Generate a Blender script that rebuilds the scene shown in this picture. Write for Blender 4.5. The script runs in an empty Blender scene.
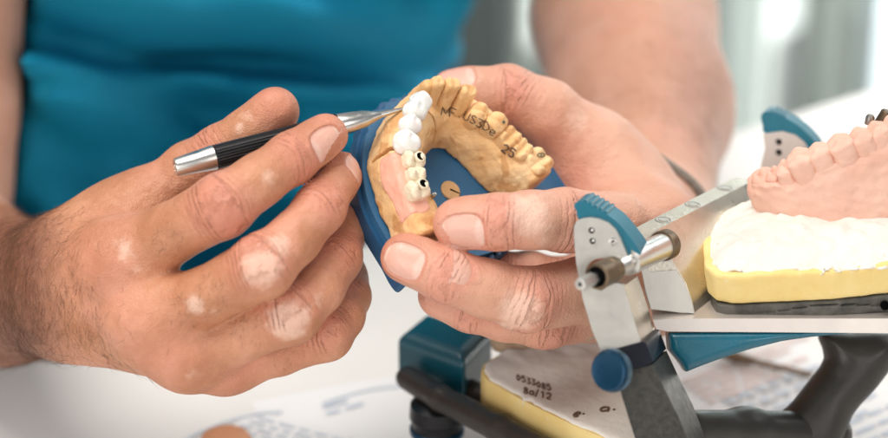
import bpy, bmesh, math, random
import numpy as np
from mathutils import Vector, Matrix, noise as mnoise
from mathutils.bvhtree import BVHTree
random.seed(7); rng = np.random.default_rng(7)
scene = bpy.context.scene
COL = scene.collection
# ------------------------------------------------------------------ camera
FOC, SENS, CAM_H, PITCH, D0 = 95.0, 36.0, 0.45, math.radians(25), 0.8
cam_d = bpy.data.cameras.new('camera'); cam = bpy.data.objects.new('camera', cam_d); COL.objects.link(cam)
cam.location = (0, 0, CAM_H); cam.rotation_euler = (math.radians(90) - PITCH, 0, 0)
cam_d.lens = FOC; cam_d.sensor_width = SENS; cam_d.clip_start = 0.02; cam_d.clip_end = 50
cam_d.dof.use_dof = True; cam_d.dof.focus_distance = 0.795; cam_d.dof.aperture_fstop = 5.0
scene.camera = cam
# ------------------------------------------------------------------ world and lamps
w = bpy.data.worlds.new('World'); scene.world = w; w.use_nodes = True
bg = w.node_tree.nodes['Background']; bg.inputs[0].default_value = (0.93, 0.97, 1.0, 1); bg.inputs[1].default_value = 0.40
def area(name, loc, target, size, power, color, size_y=None):
    l = bpy.data.lights.new(name, 'AREA'); l.energy = power; l.color = color; l.size = size
    if size_y: l.shape = 'RECTANGLE'; l.size_y = size_y
    o = bpy.data.objects.new(name, l); COL.objects.link(o); o.location = loc
    o.rotation_euler = (Vector(target) - Vector(loc)).to_track_quat('-Z', 'Y').to_euler(); return o
area('ceiling_light', (-0.34, 0.60, 1.35), (-.03, .84, .1), 0.95, 24, (1.0, 0.95, 0.89))
area('key_window_light', (0.60, -0.35, 0.62), (0, .85, .1), 0.6, 4.5, (1.0, 0.965, 0.92))
area('window_light', (1.15, 1.5, 1.15), (0.05, .85, .05), 0.9, 12.5, (0.97, 0.985, 1.0))
area('low_left_fill_light', (-0.62, -0.30, 0.32), (.02, .88, .03), 0.6, 5.8, (1.0, 0.975, 0.95))  # added fill lamp, low at front left, lifts the lower cast and shaded undersides
area('cabinet_fill_light', (1.1, 1.45, 0.5), (.85, 2.5, -.5), 0.6, 110, (0.98, 1.0, 0.985))  # added fill lamp above the frame, only to brighten the cabinets behind
scene.view_settings.view_transform = 'Standard'; scene.view_settings.look = 'None'
scene.view_settings.exposure = -0.33; scene.view_settings.gamma = 1
scene.cycles.max_bounces = 8; scene.cycles.use_denoising = True
# ------------------------------------------------------------------ helpers
K = SENS / FOC / 888.0
RV = np.array([1.0, 0, 0]); UV = np.array([0, math.sin(PITCH), math.cos(PITCH)]); FV = np.array([0, math.cos(PITCH), -math.sin(PITCH)])
CAM = np.array([0, 0, CAM_H])
def mm(px, py, d):                 # picture point at a given distance (mm beyond the hands) -> millimetres in the view frame
    D = D0 * 1000 + d; return np.array([(px - 444) * K * D, (219 - py) * K * D, d])
def W(p):                          # view frame mm -> world metres
    p = np.asarray(p, float)
    return CAM + (np.multiply.outer(p[..., 0], RV) + np.multiply.outer(p[..., 1], UV) + np.multiply.outer(p[..., 2] + D0 * 1000, FV)) / 1000.0
def at(px, py, d): return W(mm(px, py, d))
def on_plane(px, py, z=0.0):       # where the sight line meets a level plane
    r = (px - 444) * K * RV + (219 - py) * K * UV + FV; return CAM + r * ((z - CAM_H) / r[2])
def thing(name, label, cat, loc=(0, 0, 0), group=None, kind=None):
    o = bpy.data.objects.new(name, None); COL.objects.link(o); o.location = tuple(loc); o.empty_display_size = 0.02
    o['label'] = label; o['category'] = cat
    if group: o['group'] = group
    return o
def tag(o, label=None, cat=None, group=None, kind=None):
    for k_, v_ in (('label', label), ('category', cat), ('group', group), ('kind', kind)):
        if v_: o[k_] = v_
    return o
def wloc(o):
    v = Vector((0, 0, 0))
    while o is not None: v = v + o.location; o = o.parent
    return v
def mesh_obj(name, verts, faces, mat, parent=None, smooth=True, origin=None, sharp=None):
    verts = np.asarray(verts, float)
    if parent is not None: org = np.array(wloc(parent)); loc = (0, 0, 0)
    else:
        org = np.array(origin) if origin is not None else np.array([(verts[:, 0].min() + verts[:, 0].max()) / 2, (verts[:, 1].min() + verts[:, 1].max()) / 2, verts[:, 2].min()]); loc = tuple(org)
    me = bpy.data.meshes.new(name); vl = verts - org
    if isinstance(faces, np.ndarray):
        n = len(faces); me.vertices.add(len(vl)); me.vertices.foreach_set('co', vl.astype(np.float32).ravel())
        me.loops.add(n * 4); me.loops.foreach_set('vertex_index', faces.astype(np.int32).ravel())
        me.polygons.add(n); me.polygons.foreach_set('loop_start', np.arange(0, n * 4, 4, dtype=np.int32))
        me.update(calc_edges=True); me.validate()
    else:
        me.from_pydata([tuple(v) for v in vl], [], faces); me.update()
    me.materials.append(mat)
    if smooth: me.polygons.foreach_set('use_smooth', np.ones(len(me.polygons), bool))
    if sharp is not None: me.set_sharp_from_angle(angle=math.radians(sharp))
    o = bpy.data.objects.new(name, me); COL.objects.link(o); o.location = loc
    if parent is not None: o.parent = parent
    return o
def bm_obj(name, bm, mat, parent=None, bevel=0, sharp=35, seg=2, smooth=True):
    if bevel:
        ed = [e for e in bm.edges if len(e.link_faces) == 2 and e.calc_face_angle(0) > math.radians(30)]
        bmesh.ops.bevel(bm, geom=ed, offset=bevel, segments=seg, profile=0.6, affect='EDGES', clamp_overlap=True)
    bmesh.ops.recalc_face_normals(bm, faces=bm.faces[:])
    vs = [tuple(v.co) for v in bm.verts]; bm.verts.index_update()
    fs = [[v.index for v in f.verts] for f in bm.faces]; bm.free()
    return mesh_obj(name, vs, fs, mat, parent, smooth, sharp=sharp)
def prism_bm(outline, ext, bm=None):   # outline: world points (closed), ext: world vector or list of far points
    bm = bm or bmesh.new(); n = len(outline)
    a = [bm.verts.new(tuple(p)) for p in outline]
    b = [bm.verts.new(tuple(np.array(p) + ext)) for p in outline] if np.ndim(ext) == 1 else [bm.verts.new(tuple(p)) for p in ext]
    bm.faces.new(a); bm.faces.new(b[::-1])
    for i in range(n): bm.faces.new((a[(i + 1) % n], a[i], b[i], b[(i + 1) % n]))
    return bm
def frame_of(axis, hint=(0.13, 0.2, 0.97)):
    a = np.array(axis, float); a /= np.linalg.norm(a); u = np.cross(a, hint)
    if np.linalg.norm(u) < 1e-3: u = np.cross(a, (1, 0, 0))
    u /= np.linalg.norm(u); v = np.cross(a, u); return a, u, v
def lathe_bm(p0, axis, prof, n=40, bm=None, cap=True, ripple=None):   # prof: (distance along axis, radius) in mm
    bm = bm or bmesh.new(); a, u, v = frame_of(axis); rings = []
    for (t, r) in prof:
        ring = []
        for i in range(n):
            th = 2 * math.pi * i / n; rr = r * (1 + (ripple(i, t) if ripple else 0))
            ring.append(bm.verts.new(tuple(np.array(p0) + (a * t + (u * math.cos(th) + v * math.sin(th)) * rr) / 1000)))
        rings.append(ring)
    for r0, r1 in zip(rings[:-1], rings[1:]):
        for i in range(n): bm.faces.new((r0[i], r0[(i + 1) % n], r1[(i + 1) % n], r1[i]))
    if cap: bm.faces.new(rings[0][::-1]); bm.faces.new(rings[-1])
    return bm
def tube_bm(pts, rad, n=10, bm=None):  # world pts, radii in mm
    bm = bm or bmesh.new(); pts = [np.array(p, float) for p in pts]
    if np.ndim(rad) == 0: rad = [rad] * len(pts)
    rings = []; prev = None
    for i, p in enumerate(pts):
        t = pts[min(i + 1, len(pts) - 1)] - pts[max(i - 1, 0)]
        a, u, v = frame_of(t)
        if prev is not None:
            u = prev - a * np.dot(prev, a); u /= np.linalg.norm(u); v = np.cross(a, u)
        prev = u
        rings.append([bm.verts.new(tuple(p + (u * math.cos(2 * math.pi * k / n) + v * math.sin(2 * math.pi * k / n)) * rad[i] / 1000)) for k in range(n)])
    for r0, r1 in zip(rings[:-1], rings[1:]):
        for i in range(n): bm.faces.new((r0[i], r0[(i + 1) % n], r1[(i + 1) % n], r1[i]))
    bm.faces.new(rings[0][::-1]); bm.faces.new(rings[-1]); return bm
def catmull(P, n=8, closed=False):
    P = [np.array(p, float) for p in P]; m = len(P); out = []
    rngi = range(m) if closed else range(m - 1)
    for i in rngi:
        if closed: a, b, c, d = P[(i - 1) % m], P[i], P[(i + 1) % m], P[(i + 2) % m]
        else: a, b, c, d = P[max(i - 1, 0)], P[i], P[i + 1], P[min(i + 2, m - 1)]
        for k in range(n):
            t = k / n; out.append(0.5 * (2 * b + (c - a) * t + (2 * a - 5 * b + 4 * c - d) * t * t + (3 * b - a - 3 * c + d) * t ** 3))
    if not closed: out.append(P[-1])
    return out
# ---- signed distance fields, polygonised with surface nets on a rectilinear grid
def smin(a, b, k):
    if k <= 0: return np.minimum(a, b)
    h = np.clip(0.5 + 0.5 * (b - a) / k, 0, 1); return b * (1 - h) + a * h - k * h * (1 - h)
def smax(a, b, k): return -smin(-a, -b, k)
def cone_sdf(X, Y, Z, a, b, ra, rb):
    ba = np.array(b, float) - a; l2 = max(float(ba @ ba), 1e-9)
    t = np.clip(((X - a[0]) * ba[0] + (Y - a[1]) * ba[1] + (Z - a[2]) * ba[2]) / l2, 0, 1)
    return np.sqrt((X - a[0] - t * ba[0]) ** 2 + (Y - a[1] - t * ba[1]) ** 2 + (Z - a[2] - t * ba[2]) ** 2) - (ra + (rb - ra) * t)
def ell_sdf(X, Y, Z, c, ax, r):        # ax: 3 unit axes rows
    q = [((X - c[0]) * ax[i][0] + (Y - c[1]) * ax[i][1] + (Z - c[2]) * ax[i][2]) / r[i] for i in range(3)]
    k0 = np.sqrt(q[0] ** 2 + q[1] ** 2 + q[2] ** 2) + 1e-9
    k1 = np.sqrt((q[0] / r[0]) ** 2 + (q[1] / r[1]) ** 2 + (q[2] / r[2]) ** 2) + 1e-9
    return k0 * (k0 - 1) / k1
def surface_nets(F, xs, ys, zs):
    nx, ny, nz = F.shape; S = F < 0
    anyc = np.zeros((nx - 1, ny - 1, nz - 1), bool); allc = np.ones_like(anyc)
    for i in (0, 1):
        for j in (0, 1):
            for k in (0, 1):
                s = S[i:nx - 1 + i, j:ny - 1 + j, k:nz - 1 + k]; anyc |= s; allc &= s
    act = anyc & ~allc; idx = np.argwhere(act); n = len(idx)
    vid = np.full(act.shape, -1, np.int32); vid[act] = np.arange(n)
    corners = [(i, j, k) for i in (0, 1) for j in (0, 1) for k in (0, 1)]
    vals = {c: F[idx[:, 0] + c[0], idx[:, 1] + c[1], idx[:, 2] + c[2]] for c in corners}
    acc = np.zeros((n, 3)); cnt = np.zeros(n)
    for c in corners:
        for ax in range(3):
            if c[ax] == 1: continue
            e = list(c); e[ax] = 1; e = tuple(e); f0, f1 = vals[c], vals[e]; m = (f0 < 0) != (f1 < 0)
            t = np.where(m, f0 / np.where(m, f0 - f1, 1), 0)
            p = np.tile(np.array(c, float), (n, 1)); p[:, ax] = t; acc[m] += p[m]; cnt[m] += 1
    loc = acc / cnt[:, None]; V = np.empty((n, 3))
    for a_, g in enumerate((xs, ys, zs)):
        g = np.asarray(g); i0 = idx[:, a_]; V[:, a_] = g[i0] + loc[:, a_] * (g[i0 + 1] - g[i0])
    Q = []
    for ax in range(3):
        o = [0, 1, 2]; o.remove(ax); sl0 = [slice(None)] * 3; sl1 = [slice(None)] * 3
        sl0[ax] = slice(0, -1); sl1[ax] = slice(1, None)
        a0, a1 = S[tuple(sl0)], S[tuple(sl1)]; E = np.argwhere(a0 != a1)
        ok = (E[:, o[0]] > 0) & (E[:, o[1]] > 0) & (E[:, o[0]] < F.shape[o[0]] - 1) & (E[:, o[1]] < F.shape[o[1]] - 1); E = E[ok]
        if len(E) == 0: continue
        inside0 = S[E[:, 0], E[:, 1], E[:, 2]]
        def cell(d0, d1):
            c = E.copy(); c[:, o[0]] -= d0; c[:, o[1]] -= d1; return vid[c[:, 0], c[:, 1], c[:, 2]]
        q = np.stack([cell(0, 0), cell(1, 0), cell(1, 1), cell(0, 1)], 1)
        flip = inside0 if ax == 1 else ~inside0
        q[flip] = q[flip][:, ::-1]; Q.append(q)
    return V, np.concatenate(Q)[:, ::-1] if Q else np.zeros((0, 4), int)
def grid_sdf(fn, lo, hi, res):         # polygonise fn on a box, mm
    xs, ys, zs = [np.arange(lo[i], hi[i] + res, res) for i in range(3)]
    X, Y, Z = np.meshgrid(xs, ys, zs, indexing='ij', sparse=True)
    return surface_nets(np.ascontiguousarray(np.broadcast_to(fn(X, Y, Z), (len(xs), len(ys), len(zs)))), xs, ys, zs)
def vnoise(P, scale, seed=0, octs=3):   # cheap value-like noise: sum of rotated sines, mm coordinates
    r = np.random.default_rng(seed); out = 0; amp = 1.0; tot = 0
    for o_ in range(octs):
        f = 2 ** o_ / scale; s = 0
        for _ in range(5):
            d = r.normal(size=3); d /= np.linalg.norm(d); ph = r.uniform(0, 6.28, 2)
            s = s + np.sin((P[0] * d[0] + P[1] * d[1] + P[2] * d[2]) * 6.28 * f * r.uniform(.7, 1.3) + ph[0] + 1.7 * np.sin((P[0] * d[1] - P[1] * d[2] + P[2] * d[0]) * 3.1 * f + ph[1]))
        out = out + amp * s / 3.2; tot += amp; amp *= .5
    return out / tot
# ------------------------------------------------------------------ materials
class NT:
    def __init__(s, name):
        s.m = bpy.data.materials.new(name); s.m.use_nodes = True; s.t = s.m.node_tree; s.p = s.t.nodes['Principled BSDF']
        s.tc = s.t.nodes.new('ShaderNodeTexCoord')
    def n(s, typ, **kw):
        nd = s.t.nodes.new(typ)
        for k_, v_ in kw.items(): setattr(nd, k_, v_)
        return nd
    def l(s, a, b): s.t.links.new(a, b)
    def noise(s, scale, detail=4, rough=.55, vec=None, dist=0):
        nd = s.n('ShaderNodeTexNoise'); nd.inputs['Scale'].default_value = scale; nd.inputs['Detail'].default_value = detail
        nd.inputs['Roughness'].default_value = rough; nd.inputs['Distortion'].default_value = dist
        s.l(vec or s.tc.outputs['Object'], nd.inputs['Vector']); return nd.outputs['Fac']
    def ramp(s, fac, stops):
        nd = s.n('ShaderNodeValToRGB'); e = nd.color_ramp.elements
        while len(e) < len(stops): e.new(.5)
        for i, (p_, c_) in enumerate(stops):
            e[i].position = p_; e[i].color = (*c_, 1) if not np.isscalar(c_) else (c_, c_, c_, 1)
        s.l(fac, nd.inputs[0]); return nd.outputs[0]
    def mix(s, fac, a, b, mode='MIX'):
        nd = s.n('ShaderNodeMix', data_type='RGBA', blend_type=mode)
        for sock, v_ in ((nd.inputs[0], fac), (nd.inputs[6], a), (nd.inputs[7], b)):
            if isinstance(v_, bpy.types.NodeSocket): s.l(v_, sock)
            elif np.isscalar(v_): sock.default_value = v_
            else: sock.default_value = (*v_, 1)
        return nd.outputs[2]
    def math(s, op, a, b=0.0, c=0.0, clamp=False):
        nd = s.n('ShaderNodeMath', operation=op); nd.use_clamp = clamp
        for sock, v_ in zip(nd.inputs, (a, b, c)):
            if isinstance(v_, bpy.types.NodeSocket): s.l(v_, sock)
            else: sock.default_value = v_
        return nd.outputs[0]
    def sstep(s, v_, lo, hi, a=0.0, b=1.0):
        nd = s.n('ShaderNodeMapRange', interpolation_type='SMOOTHSTEP'); s.l(v_, nd.inputs[0])
        for i_, x_ in zip((1, 2, 3, 4), (lo, hi, a, b)): nd.inputs[i_].default_value = x_
        return nd.outputs[0]
    def attr(s, name): return s.n('ShaderNodeAttribute', attribute_name=name)
    def bump(s, h, strength=.5, dist=.001, prev=None):
        nd = s.n('ShaderNodeBump'); nd.inputs['Strength'].default_value = strength; nd.inputs['Distance'].default_value = dist
        s.l(h, nd.inputs['Height'])
        if prev is not None: s.l(prev, nd.inputs['Normal'])
        s.l(nd.outputs[0], s.p.inputs['Normal']); return nd.outputs[0]
    def set(s, **kw):
        names = dict(color='Base Color', rough='Roughness', metal='Metallic', spec='Specular IOR Level', sss='Subsurface Weight', coat='Coat Weight')
        for k_, v_ in kw.items():
            i = s.p.inputs[names[k_]]
            if isinstance(v_, bpy.types.NodeSocket): s.l(v_, i)
            elif k_ == 'color': i.default_value = (*v_, 1)
            else: i.default_value = v_
        return s
def simple(name, c, rough=.5, metal=0, var=.12, scale=60, bump=0, bscale=400, bdist=.0005, spec=.5, stretch=None, coat=0):
    s = NT(name); c = np.array(c); vec = None
    if stretch:
        mp = s.n('ShaderNodeMapping'); mp.inputs['Scale'].default_value = stretch; s.l(s.tc.outputs['Object'], mp.inputs[0]); vec = mp.outputs[0]
    f = s.noise(scale, 5, .6, vec); s.set(color=s.ramp(f, [(.25, tuple(c * (1 - var))), (.75, tuple(np.minimum(c * (1 + var), 1)))]), metal=metal, spec=spec, coat=coat)
    s.set(rough=s.math('MULTIPLY_ADD', s.noise(scale * 2.3, 4, .6, vec), .25, rough - .12, clamp=True))
    if bump: s.bump(s.noise(bscale, 4, .6, vec), bump, bdist)
    return s.m
# ------------------------------------------------------------------ skin
def skin_material():
    s = NT('skin'); A = s.attr('tone'); sep = s.n('ShaderNodeSeparateColor'); s.l(A.outputs['Vector'], sep.inputs[0])
    red, vit, hairy = sep.outputs
    base = s.ramp(s.noise(55, 5, .6), [(.3, (.44, .18, .088)), (.7, (.62, .29, .165))])
    base = s.mix(s.math('MULTIPLY', s.sstep(s.noise(420, 4, .7), .4, .75), .30), base, (.42, .15, .075))
    pale = s.attr('pale').outputs['Fac']; base = s.mix(s.math('MULTIPLY', pale, .8), base, s.ramp(s.noise(60, 4), [(.3, (.66, .34, .23)), (.7, (.76, .445, .33))]))
    base = s.mix(s.math('MULTIPLY', s.sstep(s.noise(38, 3, .55, dist=.6), .46, .68), .45), base, (.72, .345, .25))
    base = s.mix(s.math('MULTIPLY', red, .62), base, (.66, .235, .17))
    vn = s.math('ADD', vit, s.math('MULTIPLY', s.math('SUBTRACT', s.noise(300, 6, .68), .5), .75))
    vn2 = s.sstep(vn, .35, .76)
    base = s.mix(s.math('MULTIPLY', vn2, .66), base, (.84, .57, .45))
    base = s.mix(s.math('MULTIPLY', hairy, s.math('MULTIPLY_ADD', s.noise(230, 4, .7), .7, .42)), base, (.15, .052, .03))
    # nails
    N = s.attr('nail'); ns = s.n('ShaderNodeSeparateXYZ'); s.l(N.outputs['Vector'], ns.inputs[0])
    u, v, wgt = ns.outputs; au = s.math('ABSOLUTE', u); av = s.math('ABSOLUTE', v)
    q = s.math('ADD', s.math('POWER', au, 3.2), s.math('POWER', av, 2.6))
    nm = s.math('MULTIPLY', s.sstep(q, .88, 1.04, 1, 0), wgt)
    rim = s.math('MULTIPLY', s.math('MULTIPLY', s.sstep(q, .75, 1.0), s.sstep(q, 1.05, 1.7, 1, 0)), wgt)
    ncol = s.mix(s.sstep(v, .80, .95), (.74, .42, .33), (.82, .62, .50))
    ncol = s.mix(s.math('MULTIPLY', s.sstep(s.math('ADD', v, s.math('MULTIPLY', s.math('MULTIPLY', u, u), .5)), -.66, -.42, 1, 0), .35), ncol, (.88, .66, .58))
    base = s.mix(s.math('MULTIPLY', rim, .45), base, (.55, .20, .14))
    base = s.mix(nm, base, ncol)
    # creases: x along the finger from the joint (mm), y across, z weight
    C = s.attr('crease'); cs = s.n('ShaderNodeSeparateXYZ'); s.l(C.outputs['Vector'], cs.inputs[0])
    wob = s.math('MULTIPLY', s.math('SUBTRACT', s.noise(170, 3, .6), .5), 2.4)
    cx = s.math('ADD', cs.outputs[0], s.math('ADD', wob, s.math('MULTIPLY', s.math('MULTIPLY', cs.outputs[1], cs.outputs[1]), .035)))
    wv = s.math('POWER', s.math('ABSOLUTE', s.math('COSINE', s.math('MULTIPLY', cx, 1.45))), 9)
    crease = s.math('MULTIPLY', s.math('MULTIPLY', wv, cs.outputs[2]), s.sstep(s.noise(260, 2, .5), .32, .55))
    base = s.mix(s.math('MULTIPLY', crease, .36), base, (.42, .155, .09))
    nn = s.math('SUBTRACT', 1, nm)
    vor = s.n('ShaderNodeTexVoronoi', feature='DISTANCE_TO_EDGE'); vor.inputs['Scale'].default_value = 850
    s.l(s.tc.outputs['Object'], vor.inputs['Vector'])
    h = s.math('ADD', s.math('MULTIPLY', s.sstep(vor.outputs[0], 0, .25), .30), s.math('ADD', s.math('MULTIPLY', s.noise(1100, 3, .6), .35), s.math('MULTIPLY', s.noise(260, 3, .55), .55)))
    h = s.math('MULTIPLY', h, nn)
    b0 = s.bump(s.noise(110, 5, .65, dist=.8), .5, .0012)
    b1 = s.bump(h, .7, .0004, b0)
    b2 = s.bump(s.math('MULTIPLY', crease, -1), .9, .0006, b1)
    s.bump(s.math('ADD', s.math('MULTIPLY', nm, .7), s.math('MULTIPLY', rim, -.8)), .8, .0005, b2)
    s.set(color=base, rough=s.math('ADD', s.math('MULTIPLY', nm, -.16), s.math('MULTIPLY_ADD', s.noise(240, 3), .22, .36)), spec=.45, sss=.08)
    s.p.inputs['Subsurface Radius'].default_value = (1.0, .35, .2); s.p.inputs['Subsurface Scale'].default_value = .004
    return s.m
SKIN = skin_material()
MM = lambda *a: mm(*a)
# joints: picture x, y, distance beyond the hands in mm, radius in mm; first entry is the knuckle at the palm
RIGHT = dict(
    index=[(120, 262, -8, 13.0), (170, 234, -20, 10.0), (222, 206, -31, 10.6), (258, 181, -28, 8.7), (292, 158, -22, 8.6), (326, 135, -16, 7.2)],
    middle=[(150, 318, -12, 13.0), (205, 297, -24, 9.7), (262, 267, -34, 10.6), (295, 238, -28, 8.6), (320, 208, -20, 8.5), (341, 172, -6, 7.0)],
    ring=[(188, 350, -10, 11.5), (240, 334, -18, 9.2), (291, 314, -22, 10.0), (319, 288, -16, 8.4), (337, 258, -8, 8.3), (345, 224, 4, 7.0)],
    little=[(226, 359, 0, 9.8), (278, 350, -4, 8.6), (326, 334, -6, 9.0), (340, 316, 0, 8.2), (347, 296, 8, 8.0), (345, 270, 18, 6.8)],
    thumb=[(112, 246, 18, 14.5), (157, 200, 16, 11.6), (190, 171, 13, 10.0), (222, 153, 9, 9.8), (250, 134, 4, 9.0), (275, 111, 2, 8.2)])
LEFT = dict(
    thumb=[(620, 196, 60, 18), (584, 150, 52, 14.5), (546, 114, 44, 12.4), (507, 94, 40, 10.4), (478, 93, 38, 9.0), (452, 95, 36, 8.4)],
    index=[(655, 236, 30, 14.5), (610, 226, 8, 11.5), (565, 220, -10, 10.6), (530, 220, -18, 9.6), (497, 222, -22, 9.3), (458, 224, -20, 8.4)],
    middle=[(650, 268, 30, 14.5), (585, 290, 6, 11.5), (526, 300, -12, 10.8), (488, 289, -16, 9.7), (446, 275, -20, 9.2), (405, 258, -18, 8.2)],
    ring=[(645, 290, 38, 13.5), (592, 310, 22, 11.0), (545, 318, 8, 10.4), (505, 314, 4, 9.2), (470, 306, 2, 8.8), (440, 296, 2, 7.6)],
    little=[(640, 300, 50, 12.5), (590, 296, 44, 9.6), (556, 284, 34, 9.2), (530, 275, 30, 8.2), (500, 274, 26, 7.8), (478, 276, 24, 6.8)])
def cap(a, b): return (mm(*a[:3]), mm(*b[:3]), a[3], b[3])
def mid(a, b, t=.5): return tuple(a[i] + (b[i] - a[i]) * t for i in range(4))
BODY = []                                      # (capsule, blend)
for ends, wr in (((RIGHT['index'][0], RIGHT['middle'][0], RIGHT['ring'][0], RIGHT['little'][0]), ((72, 272, 10, 17), (72, 283, 10, 17), (72, 297, 12, 17), (76, 308, 14, 16))),
                 ((LEFT['index'][0], LEFT['middle'][0], LEFT['ring'][0], LEFT['little'][0]), ((652, 224, 86, 16), (646, 232, 90, 16), (640, 240, 94, 16), (636, 246, 98, 15)))):
    for e, w0 in zip(ends, wr): BODY.append((cap(w0, e), 9))
    for e, f in zip(ends[:-1], ends[1:]): BODY.append((cap(e[:3] + (e[3] * .86,), f[:3] + (f[3] * .86,)), 8))
B = BODY
B += [(cap((75, 266, 14, 16.5), (128, 228, 20, 14)), 10), (cap((128, 228, 20, 13.5), (125, 262, 6, 13)), 10), (cap((110, 240, 18, 15), (105, 300, 8, 14)), 12)]
# right forearm and upper arm
B += [(cap((72, 276, 10, 18), (2, 276, 52, 21)), 10), (cap((72, 304, 14, 18), (2, 302, 56, 21)), 10),
      (cap((2, 278, 52, 22), (-92, 240, 176, 38)), 6), (cap((2, 300, 58, 22), (-92, 258, 176, 36)), 12),
      (cap((-90, 240, 178, 41), (-86, 100, 166, 43)), 3), (cap((-86, 100, 166, 43), (-84, -90, 150, 45)), 3), (cap((-84, -90, 150, 45), (-60, -330, 165, 58)), 16)]
# left: thumb side, wrist, forearm, upper arm
B += [(cap((650, 222, 86, 17), (594, 164, 56, 14.5)), 12), (cap((596, 170, 56, 14), (650, 236, 34, 15)), 12), (cap((602, 184, 56, 16), (620, 230, 40, 16)), 14),
      (cap((640, 230, 90, 18), (640, 250, 50, 18)), 14),
      (cap((642, 222, 104, 22), (636, 110, 185, 33)), 12), (cap((656, 214, 104, 19), (646, 110, 185, 33)), 12),
      (cap((636, 110, 185, 34), (620, 20, 245, 36)), 14), (cap((646, 110, 185, 33), (628, 20, 245, 36)), 14),
      (cap((624, 20, 245, 37), (618, -130, 310, 44)), 14), (cap((618, -130, 310, 44), (420, -330, 215, 56)), 16)]
# trunk under the shirt (hidden), joined to both arms
B += [(cap((-60, -330, 180, 58), (420, -330, 215, 58)), 30)]
def world_to_view(p): 
    d = np.asarray(p, float) - CAM; return np.array([d @ RV, d @ UV, d @ FV - D0]) * 1000
TC = np.array([-.145, 1.03, 0.0]); TA = np.array([.81, .586, 0]); TB = np.array([-.586, .81, 0])   # trunk centre, width and depth directions
for s_ in (-1, 1):
    c0 = TC + TA * .065 * s_; B.append(((world_to_view(c0 + [0, 0, -.12]), world_to_view(c0 + [0, 0, .55]), 46, 48), 6))
def axis_grid(stops):                          # [(from, to, step), ...]
    out = []
    for a, b, st in stops: out += list(np.linspace(a, b, max(2, int(round((b - a) / st)) + 1))[:-1])
    return np.array(out + [stops[-1][1]])
R_ = 0.75
gx = axis_grid([(-470, -240, 7), (-240, -150, 3), (-150, 112, R_), (112, 170, 3), (170, 420, 7)])
gy = axis_grid([(-420, -100, 8), (-100, -62, 3), (-62, 62, R_), (62, 120, 3), (120, 500, 8)])
gz = axis_grid([(-50, 50, R_), (50, 80, 1.2), (80, 160, 3), (160, 560, 7)])
F = np.full((len(gx), len(gy), len(gz)), 60.0, np.float32)
def sub(lo, hi, mar):
    s = []
    for g, a, b in zip((gx, gy, gz), lo, hi):
        i0 = max(0, np.searchsorted(g, a - mar) - 1); i1 = min(len(g), np.searchsorted(g, b + mar) + 1); s.append(slice(i0, i1))
    return tuple(s)
def grids(s): return gx[s[0]][:, None, None].astype(np.float32), gy[s[1]][None, :, None].astype(np.float32), gz[s[2]][None, None, :].astype(np.float32)
for (a, b, ra, rb), kk in BODY:
    r = max(ra, rb); s = sub(np.minimum(a, b) - r, np.maximum(a, b) + r, 14 + kk)
    F[s] = smin(F[s], cone_sdf(*grids(s), a, b, ra, rb), kk).astype(np.float32)
OUT = F.copy()
def dorsal(hand, P):                           # away from the palm
    return np.array([-.25, -.15, -.95]) if hand == 'R' else np.array([-.1, -.25, -.96])
FING = []
for hand, H in (('R', RIGHT), ('L', LEFT)):
    for nm_, J in H.items():
        P = [mm(*j[:3]) for j in J]; r = [j[3] for j in J]; allp = np.array(P)
        s = sub(allp.min(0) - max(r), allp.max(0) + max(r), 10); X, Y, Z = grids(s); g = None
        for i in range(len(P) - 1):
            d = cone_sdf(X, Y, Z, P[i], P[i + 1], r[i], r[i + 1]); g = d if g is None else smin(g, d, 2.5)
        # pad of the fingertip on the palm side, swollen knuckle on the back
        ax = P[-1] - P[-2]; ax /= np.linalg.norm(ax); dn = dorsal(hand, P); dn = dn - ax * (dn @ ax); dn /= np.linalg.norm(dn)
        pc = P[-1] - ax * 4 - dn * 2.0; w_ = np.cross(ax, dn)
        g = smin(g, ell_sdf(X, Y, Z, pc, (ax, dn, w_), (r[-1] * 1.25, r[-1] * .8, r[-1] * .98)), 3)
        pk = P[2] + dn * 2.2; ax2 = P[3] - P[1]; ax2 /= np.linalg.norm(ax2); dn2 = dn - ax2 * (dn @ ax2); dn2 /= np.linalg.norm(dn2)
        if nm_ != 'thumb': g = smin(g, ell_sdf(X, Y, Z, pk, (ax2, dn2, np.cross(ax2, dn2)), (9, r[2] * .82, r[2] * .86)), 3)
        kk = 9 if nm_ != 'thumb' else 12
        OUT[s] = smin(OUT[s], smin(F[s], g, kk), 0.8).astype(np.float32)
        FING.append((hand, nm_, np.array(P), np.array(r), dn))
# tendons and knuckles on the back of the right hand
for nm_, kd in (('index', (-4, 2)), ('middle', (-2, -2)), ('ring', (0, -4)), ('little', (0, -4))):
    J = RIGHT[nm_][0]; a = mm(J[0] + kd[0], J[1] + kd[1], J[2]) + np.array([-1.0, -2.0, -J[3] * .42]); s = sub(a - 12, a + 12, 8); X, Y, Z = grids(s)
    OUT[s] = smin(OUT[s], ell_sdf(X, Y, Z, a, np.eye(3), (8.6, 8.0, J[3] * .72)), 6).astype(np.float32)
    b = mm(84, 284 + (J[1] - 310) * .25, 10) + np.array([0, 0, -14.5]); s = sub(np.minimum(a, b) - 4, np.maximum(a, b) + 4, 8)
    OUT[s] = smin(OUT[s], cone_sdf(*grids(s), a + np.array([0, 0, -2.]), b, 3.6, 3.0), 6).astype(np.float32)
V, Q = surface_nets(OUT, gx, gy, gz)
del OUT, F
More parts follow.
